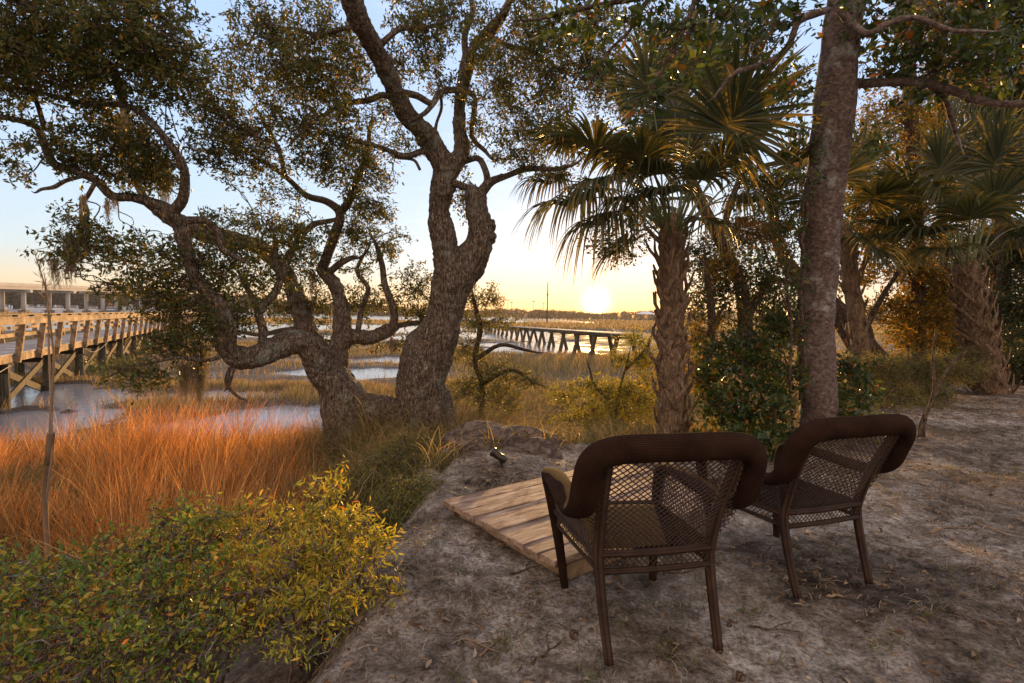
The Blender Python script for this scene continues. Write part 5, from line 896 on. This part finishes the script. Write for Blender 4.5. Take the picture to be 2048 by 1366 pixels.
blades(mb, np.stack([xx, yy, hgt(xx, yy)], 1), RNG.uniform(.4, .8, len(xx)), yy * .0028, .15, .3, 2)
tag(mb.build('far_marsh_grass', 'marsh_grass'), 'far dark band of marsh grass before the river', 'marsh grass', None, 'stuff')
# ------------------------------------------------------------------ yard litter
mb = MB(); x, y = scatter(20000, -.9, 11, .8, 12); d = edge_dist(x, y); k = (d < .5) & (RNG.random(len(x)) < .35 + .5 * patchy(x, y, 1.4, 3) + (y > 6)) ; x, y = x[k], y[k]; P = np.stack([x, y, hgt(x, y) + .008], 1); D = RNG.normal(size=P.shape) * [1, 1, .15]
leaves(mb, P, unit(D), RNG.uniform(.018, .06, len(x)), RNG.uniform(.010, .024, len(x)), .3, True, 0); tag(mb.build('leaf_litter', 'litter'), 'dry curled brown leaves scattered on the sand', 'leaf litter', None, 'stuff')
mb = MB(); x, y = scatter(80000, -.9, 8, .8, 9); d = edge_dist(x, y); k = (d < .9) & (RNG.random(len(x)) < .12 + .88 * np.clip(patchy(x, y, 1.9, 9) * 1.5 - .35, 0, 1)); x, y = x[k], y[k]; n = len(x); P = np.stack([x, y, hgt(x, y) + .004], 1); a = RNG.uniform(0, 6.28, n); h = np.stack([np.cos(a), np.sin(a), np.zeros(n)], 1); sd = np.stack([-np.sin(a), np.cos(a), np.zeros(n)], 1); L = RNG.uniform(.02, .09, n)[:, None]; cv = RNG.normal(0, .3, (n, 1)); lift = RNG.uniform(0, .02, (n, 1)) * [[0, 0, 1]]
rows = []
for q in range(4):
    t = q / 3; c = P + h * L * t + sd * L * cv * t * t + lift * math.sin(t * 3.1) ; w = .0017; rows += [c - sd * w, c + sd * w + [0, 0, .0012]]
V = np.stack(rows, 1).reshape(-1, 3); kk = np.arange(n)[:, None] * 8; mb.add(V, np.concatenate([kk + [2 * q, 2 * q + 1, 2 * q + 3, 2 * q + 2] for q in range(3)])); tag(mb.build('straw_litter', 'straw'), 'fine dry straw and root threads matted over the sand', 'straw', None, 'stuff')
mb = MB(); tufts = [gp(*q) for q in ((1015, 1265), (1005, 1290), (1240, 1250), (1255, 1300), (1210, 1230), (1330, 1290), (1190, 1310), (1330, 1310), (1175, 1330), (1080, 1190), (1120, 1190), (1360, 1230), (1480, 1240), (1500, 1220), (1390, 1330), (960, 1330), (905, 1350), (1180, 1355), (1640, 1320), (1560, 1330), (1700, 1080), (1750, 1110), (1950, 1190), (1900, 1140), (1800, 1280), (1960, 1330), (1990, 950), (1900, 940), (1260, 1170), (1300, 1200), (1410, 1190), (1480, 1280), (1760, 1300), (1850, 1240))]
for _ in range(150): 
    x, y = RNG.uniform(-.6, 7), RNG.uniform(1.4, 8)
    if edge_dist(x, y) < -.1: tufts.append(np.array([x, y, 0]))
for i, t in enumerate(tufts):
    n = int(RNG.uniform(10, 34)); q = t[:2] + RNG.normal(0, .028 if i < 34 else .045, (n, 2)); blades(mb, np.c_[q, hgt(q[:, 0], q[:, 1])], RNG.uniform(.02, .075 if i < 34 else .05, n), .003, .6, .8, 3, .1)
tag(mb.build('lawn_grass', 'green_grass'), 'sparse little tufts of green grass in the sand', 'grass', None, 'stuff')
mb = MB(); x, y = scatter(1500, -.8, 8, 1.2, 9); d = edge_dist(x, y); k = (d < 0) & (RNG.random(len(x)) < .05 + .95 * np.clip(patchy(x, y, 1.5, 4) * 1.8 - .8, 0, 1)); x, y = x[k], y[k]
tussocks(mb, x, y, RNG.uniform(.03, .09, len(x)), 22, .0032, .07, lean=1.3, bend=1.2, segs=3, droop=.3)
tag(mb.build('dead_lawn_grass', 'straw'), 'flattened tufts of dead brown grass on the bare sand', 'grass', None, 'stuff')
# sticks and seed pods
STK = [((920, 1262, 1000, 1295), 'forked pale stick on the sand below the left shrub'), ((960, 1300, 1010, 1262), 'short twig crossing the forked pale stick'), ((1064, 1320, 1128, 1270), 'thin crooked twig on the sand left of the left chair foot'), ((1860, 1065, 1950, 1050), 'long pale root lying on the sand right of the right chair'), ((1950, 1050, 2010, 1075), 'dark curved root continuing right of the pale root'), ((1500, 1250, 1600, 1262), 'thin dark twig on the sand below the right chair'), ((1020, 1148, 1085, 1130), 'small twig near the front corner of the platform'), ((1650, 1180, 1560, 1165), 'short stick behind the left rear foot of the right chair')]
for (x0, y0, x1, y1), lab in STK:
    a, b = gp(x0, y0), gp(x1, y1); c = curvy(a, b, 7, .10, 0); c[:, 2] = hgt(c[:, 0], c[:, 1]) + .006; m_ = MB(); m_.tube(c, np.linspace(.006, .0025, 7) * (1.8 if 'root' in lab else 1), 6, 3, .1); k = c[3]; s2 = unit(b - a); m_.tube([k, k + (s2 + np.array([-s2[1], s2[0], 0])) * .05, k + (s2 * 1.3 + np.array([-s2[1], s2[0], 0])) * .08], [.003, .002, .001], 5, 2); tag(m_.build('stick', 'litter' if 'pale' in lab else 'dark_bark', None, True, loc=tuple(a)), lab, 'stick', 'sticks on the sand')
for (px, py, s, lab) in ((1147, 1268, .022, 'dark seed pod on the sand left of the left chair legs'), (1549, 1149, .016, 'round dark seed pod between the two chairs'), (1480, 1355, .02, 'brown seed pod at the bottom edge of the sand'), (1459, 1252, .012, 'tiny seed pod right of the left chair foot'), (1598, 1102, .014, 'small dark seed pod under the right chair')):
    p = gp(px, py); m_ = MB(); m_.tube([(0, -s, 0), (0, -s * .6, 0), (0, 0, .002), (0, s * .7, 0), (0, s, 0)], [s * .15, s * .75, s, s * .7, s * .1], 10, 3, .12); o_ = m_.build('seed_pod', 'dark_bark', None, True); o_.location = (p[0], p[1], float(hgt(p[0], p[1])) + s * .7); tag(o_, lab, 'seed pod', 'seed pods on the sand')
# ------------------------------------------------------------------ spanish moss
def moss(lab, spots):
    mb = MB(); c0 = at(*spots[0][:3])
    for (px, py, Y, wpx, hpx, n) in spots:
        for _ in range(int(n * 1.5)):
            top = at(px + RNG.normal(0, wpx * .35), py + RNG.normal(0, 4), Y + RNG.normal(0, .06)); L = hpx * Y / F * RNG.uniform(.35, 1.1); k = 7; P = np.zeros((k, 3)); t = np.linspace(0, 1, k)
            P[:] = top; P[:, 2] -= L * t; P[:, 0] += .03 * np.sin(t * RNG.uniform(4, 12) + RNG.uniform(0, 6)) * t + RNG.normal(0, .012, k); P[:, 1] += RNG.normal(0, .015, k); sd = np.array([math.cos(_), math.sin(_), 0]) * .0055
            V = np.stack([P - sd * (1 - t[:, None] * .7), P + sd * (1 - t[:, None] * .7)], 1).reshape(-1, 3); i = np.arange(k - 1)[:, None] * 2; mb.add(V, i + [0, 1, 3, 2])
            q = RNG.integers(0, k - 1, 12); C = P[q] + RNG.normal(0, .008, (12, 3)); leaves(mb, C, unit(RNG.normal(size=(12, 3)) + [0, 0, -.8]), RNG.uniform(.02, .05, 12), .003, .1)
    tag(mb.build('spanish_moss', 'moss', None, loc=tuple(c0)), lab, 'moss', 'clumps of spanish moss hanging in the oak')
moss('moss hanging from the lowest left leaf clump above the bridge', [(140, 470, 6.1, 22, 95, 60), (110, 520, 6.1, 14, 60, 24)])
moss('short moss tail under the limb left of the twisted fork', [(215, 400, 6.4, 6, 50, 16), (228, 396, 6.4, 8, 25, 14)])
moss('moss curtain high in the left crown below the big leaf mass', [(245, 230, 7.6, 26, 140, 120), (285, 250, 7.7, 24, 110, 80)])
moss('pinkish moss clump on the crown limb right of the longest moss curtain', [(330, 320, 8.0, 18, 110, 80), (300, 290, 8.0, 18, 80, 50)])
moss('moss tail hanging at the left end of the drooping leaf clump', [(165, 395, 6.2, 8, 110, 30)])
moss('grey moss hanging in the leaves just left of the twisting limb above the grass', [(350, 600, 7.2, 18, 110, 110), (345, 660, 7.2, 14, 80, 50)])
moss('big orange lit moss beard under the low branch over the broom grass', [(400, 700, 7.3, 20, 110, 150), (370, 730, 7.3, 26, 80, 110)])
moss('thin moss wisps hanging below the level limb left of the main trunk', [(785, 680, 8.8, 12, 30, 30)])
moss('moss on the dead stub left of the upright inner stem', [(625, 545, 8.9, 8, 60, 24)])
# ------------------------------------------------------------------ tall plume grass stalk
pg = thing('plume_grass_stalk', 'single tall dry plume grass stalk rising in front of the boardwalk', 'grass stalk', (at(100, 1040, 4.2)[0], 4.2, float(hgt(at(100, 1040, 4.2)[0], 4.2)))); GL = tuple(pg.location); m_ = MB()
P, r = trace([(88, 1120, 5, 4.2), (90, 1000, 5, 4.2), (98, 920, 5, 4.2), (101, 860, 3, 4.2), (104, 780, 2.5, 4.2), (108, 720, 2, 4.2), (100, 640, 1.6, 4.2), (92, 580, 1.4, 4.2), (72, 515, 1, 4.2)]); P[0] = GL; m_.tube(P, r, 6, 4); P2, r = trace([(88, 1040, 3, 4.2), (100, 940, 3, 4.2), (104, 860, 2, 4.2), (98, 700, 2, 4.2), (96, 600, 1.2, 4.2), (88, 545, .8, 4.2)]); m_.tube(P2, r, 5, 4); m_.tube(trace([(96, 930, 5, 4.2), (101, 875, 6, 4.2), (102, 866, 6, 4.2)])[0], .026, 8, 2, .1); o_ = m_.build('stem', 'litter', pg, True, loc=GL); o_.location = (0, 0, 0)
m_ = MB(); q = np.array([P[5:][i] for i in RNG.integers(0, 4, 60)]) ; q = q + (np.array([P[6], P[7], P[8], P[8]])[RNG.integers(0, 4, 60)] - q) * RNG.random((60, 1)); leaves(m_, q, unit(RNG.normal(size=(60, 3)) * .3 + [0, 0, 1]), .07, .006, .1); o_ = m_.build('plume', 'tan_grass', pg, loc=GL); o_.location = (0, 0, 0)
for (x0, y0, x1, y1) in ((101, 875, 70, 960), (99, 900, 84, 1000)):
    m_ = MB(); a, b = at(x0, y0, 4.2), at(x1, y1, 4.15); m_.tube([a, (a + b) / 2 + [0, 0, .06], b], [.004, .010, .002], 4, 4, 0, rz=[.002, .002, .001]); o_ = m_.build('leaf', 'tan_grass', pg, loc=GL); o_.location = (0, 0, 0)
# ------------------------------------------------------------------ evening haze
hz = MB(); hz.box((0, 690, 23), (1700, 0, 0), (0, 740, 0), (0, 0, 25.5)); ho = hz.build('haze', None); ho['kind'] = 'stuff'; ho['label'] = 'thin golden evening haze over the marsh'
hm = bpy.data.materials.new('haze'); hm.use_nodes = True; t = hm.node_tree; t.nodes.clear(); o_ = N(t, 'ShaderNodeOutputMaterial'); pv = N(t, 'ShaderNodeVolumePrincipled'); pv.inputs['Color'].default_value = (.95, .90, .84, 1); pv.inputs['Density'].default_value = .00016; pv.inputs['Anisotropy'].default_value = .35
t.links.new(pv.outputs[0], o_.inputs['Volume']); ho.data.materials.append(hm)
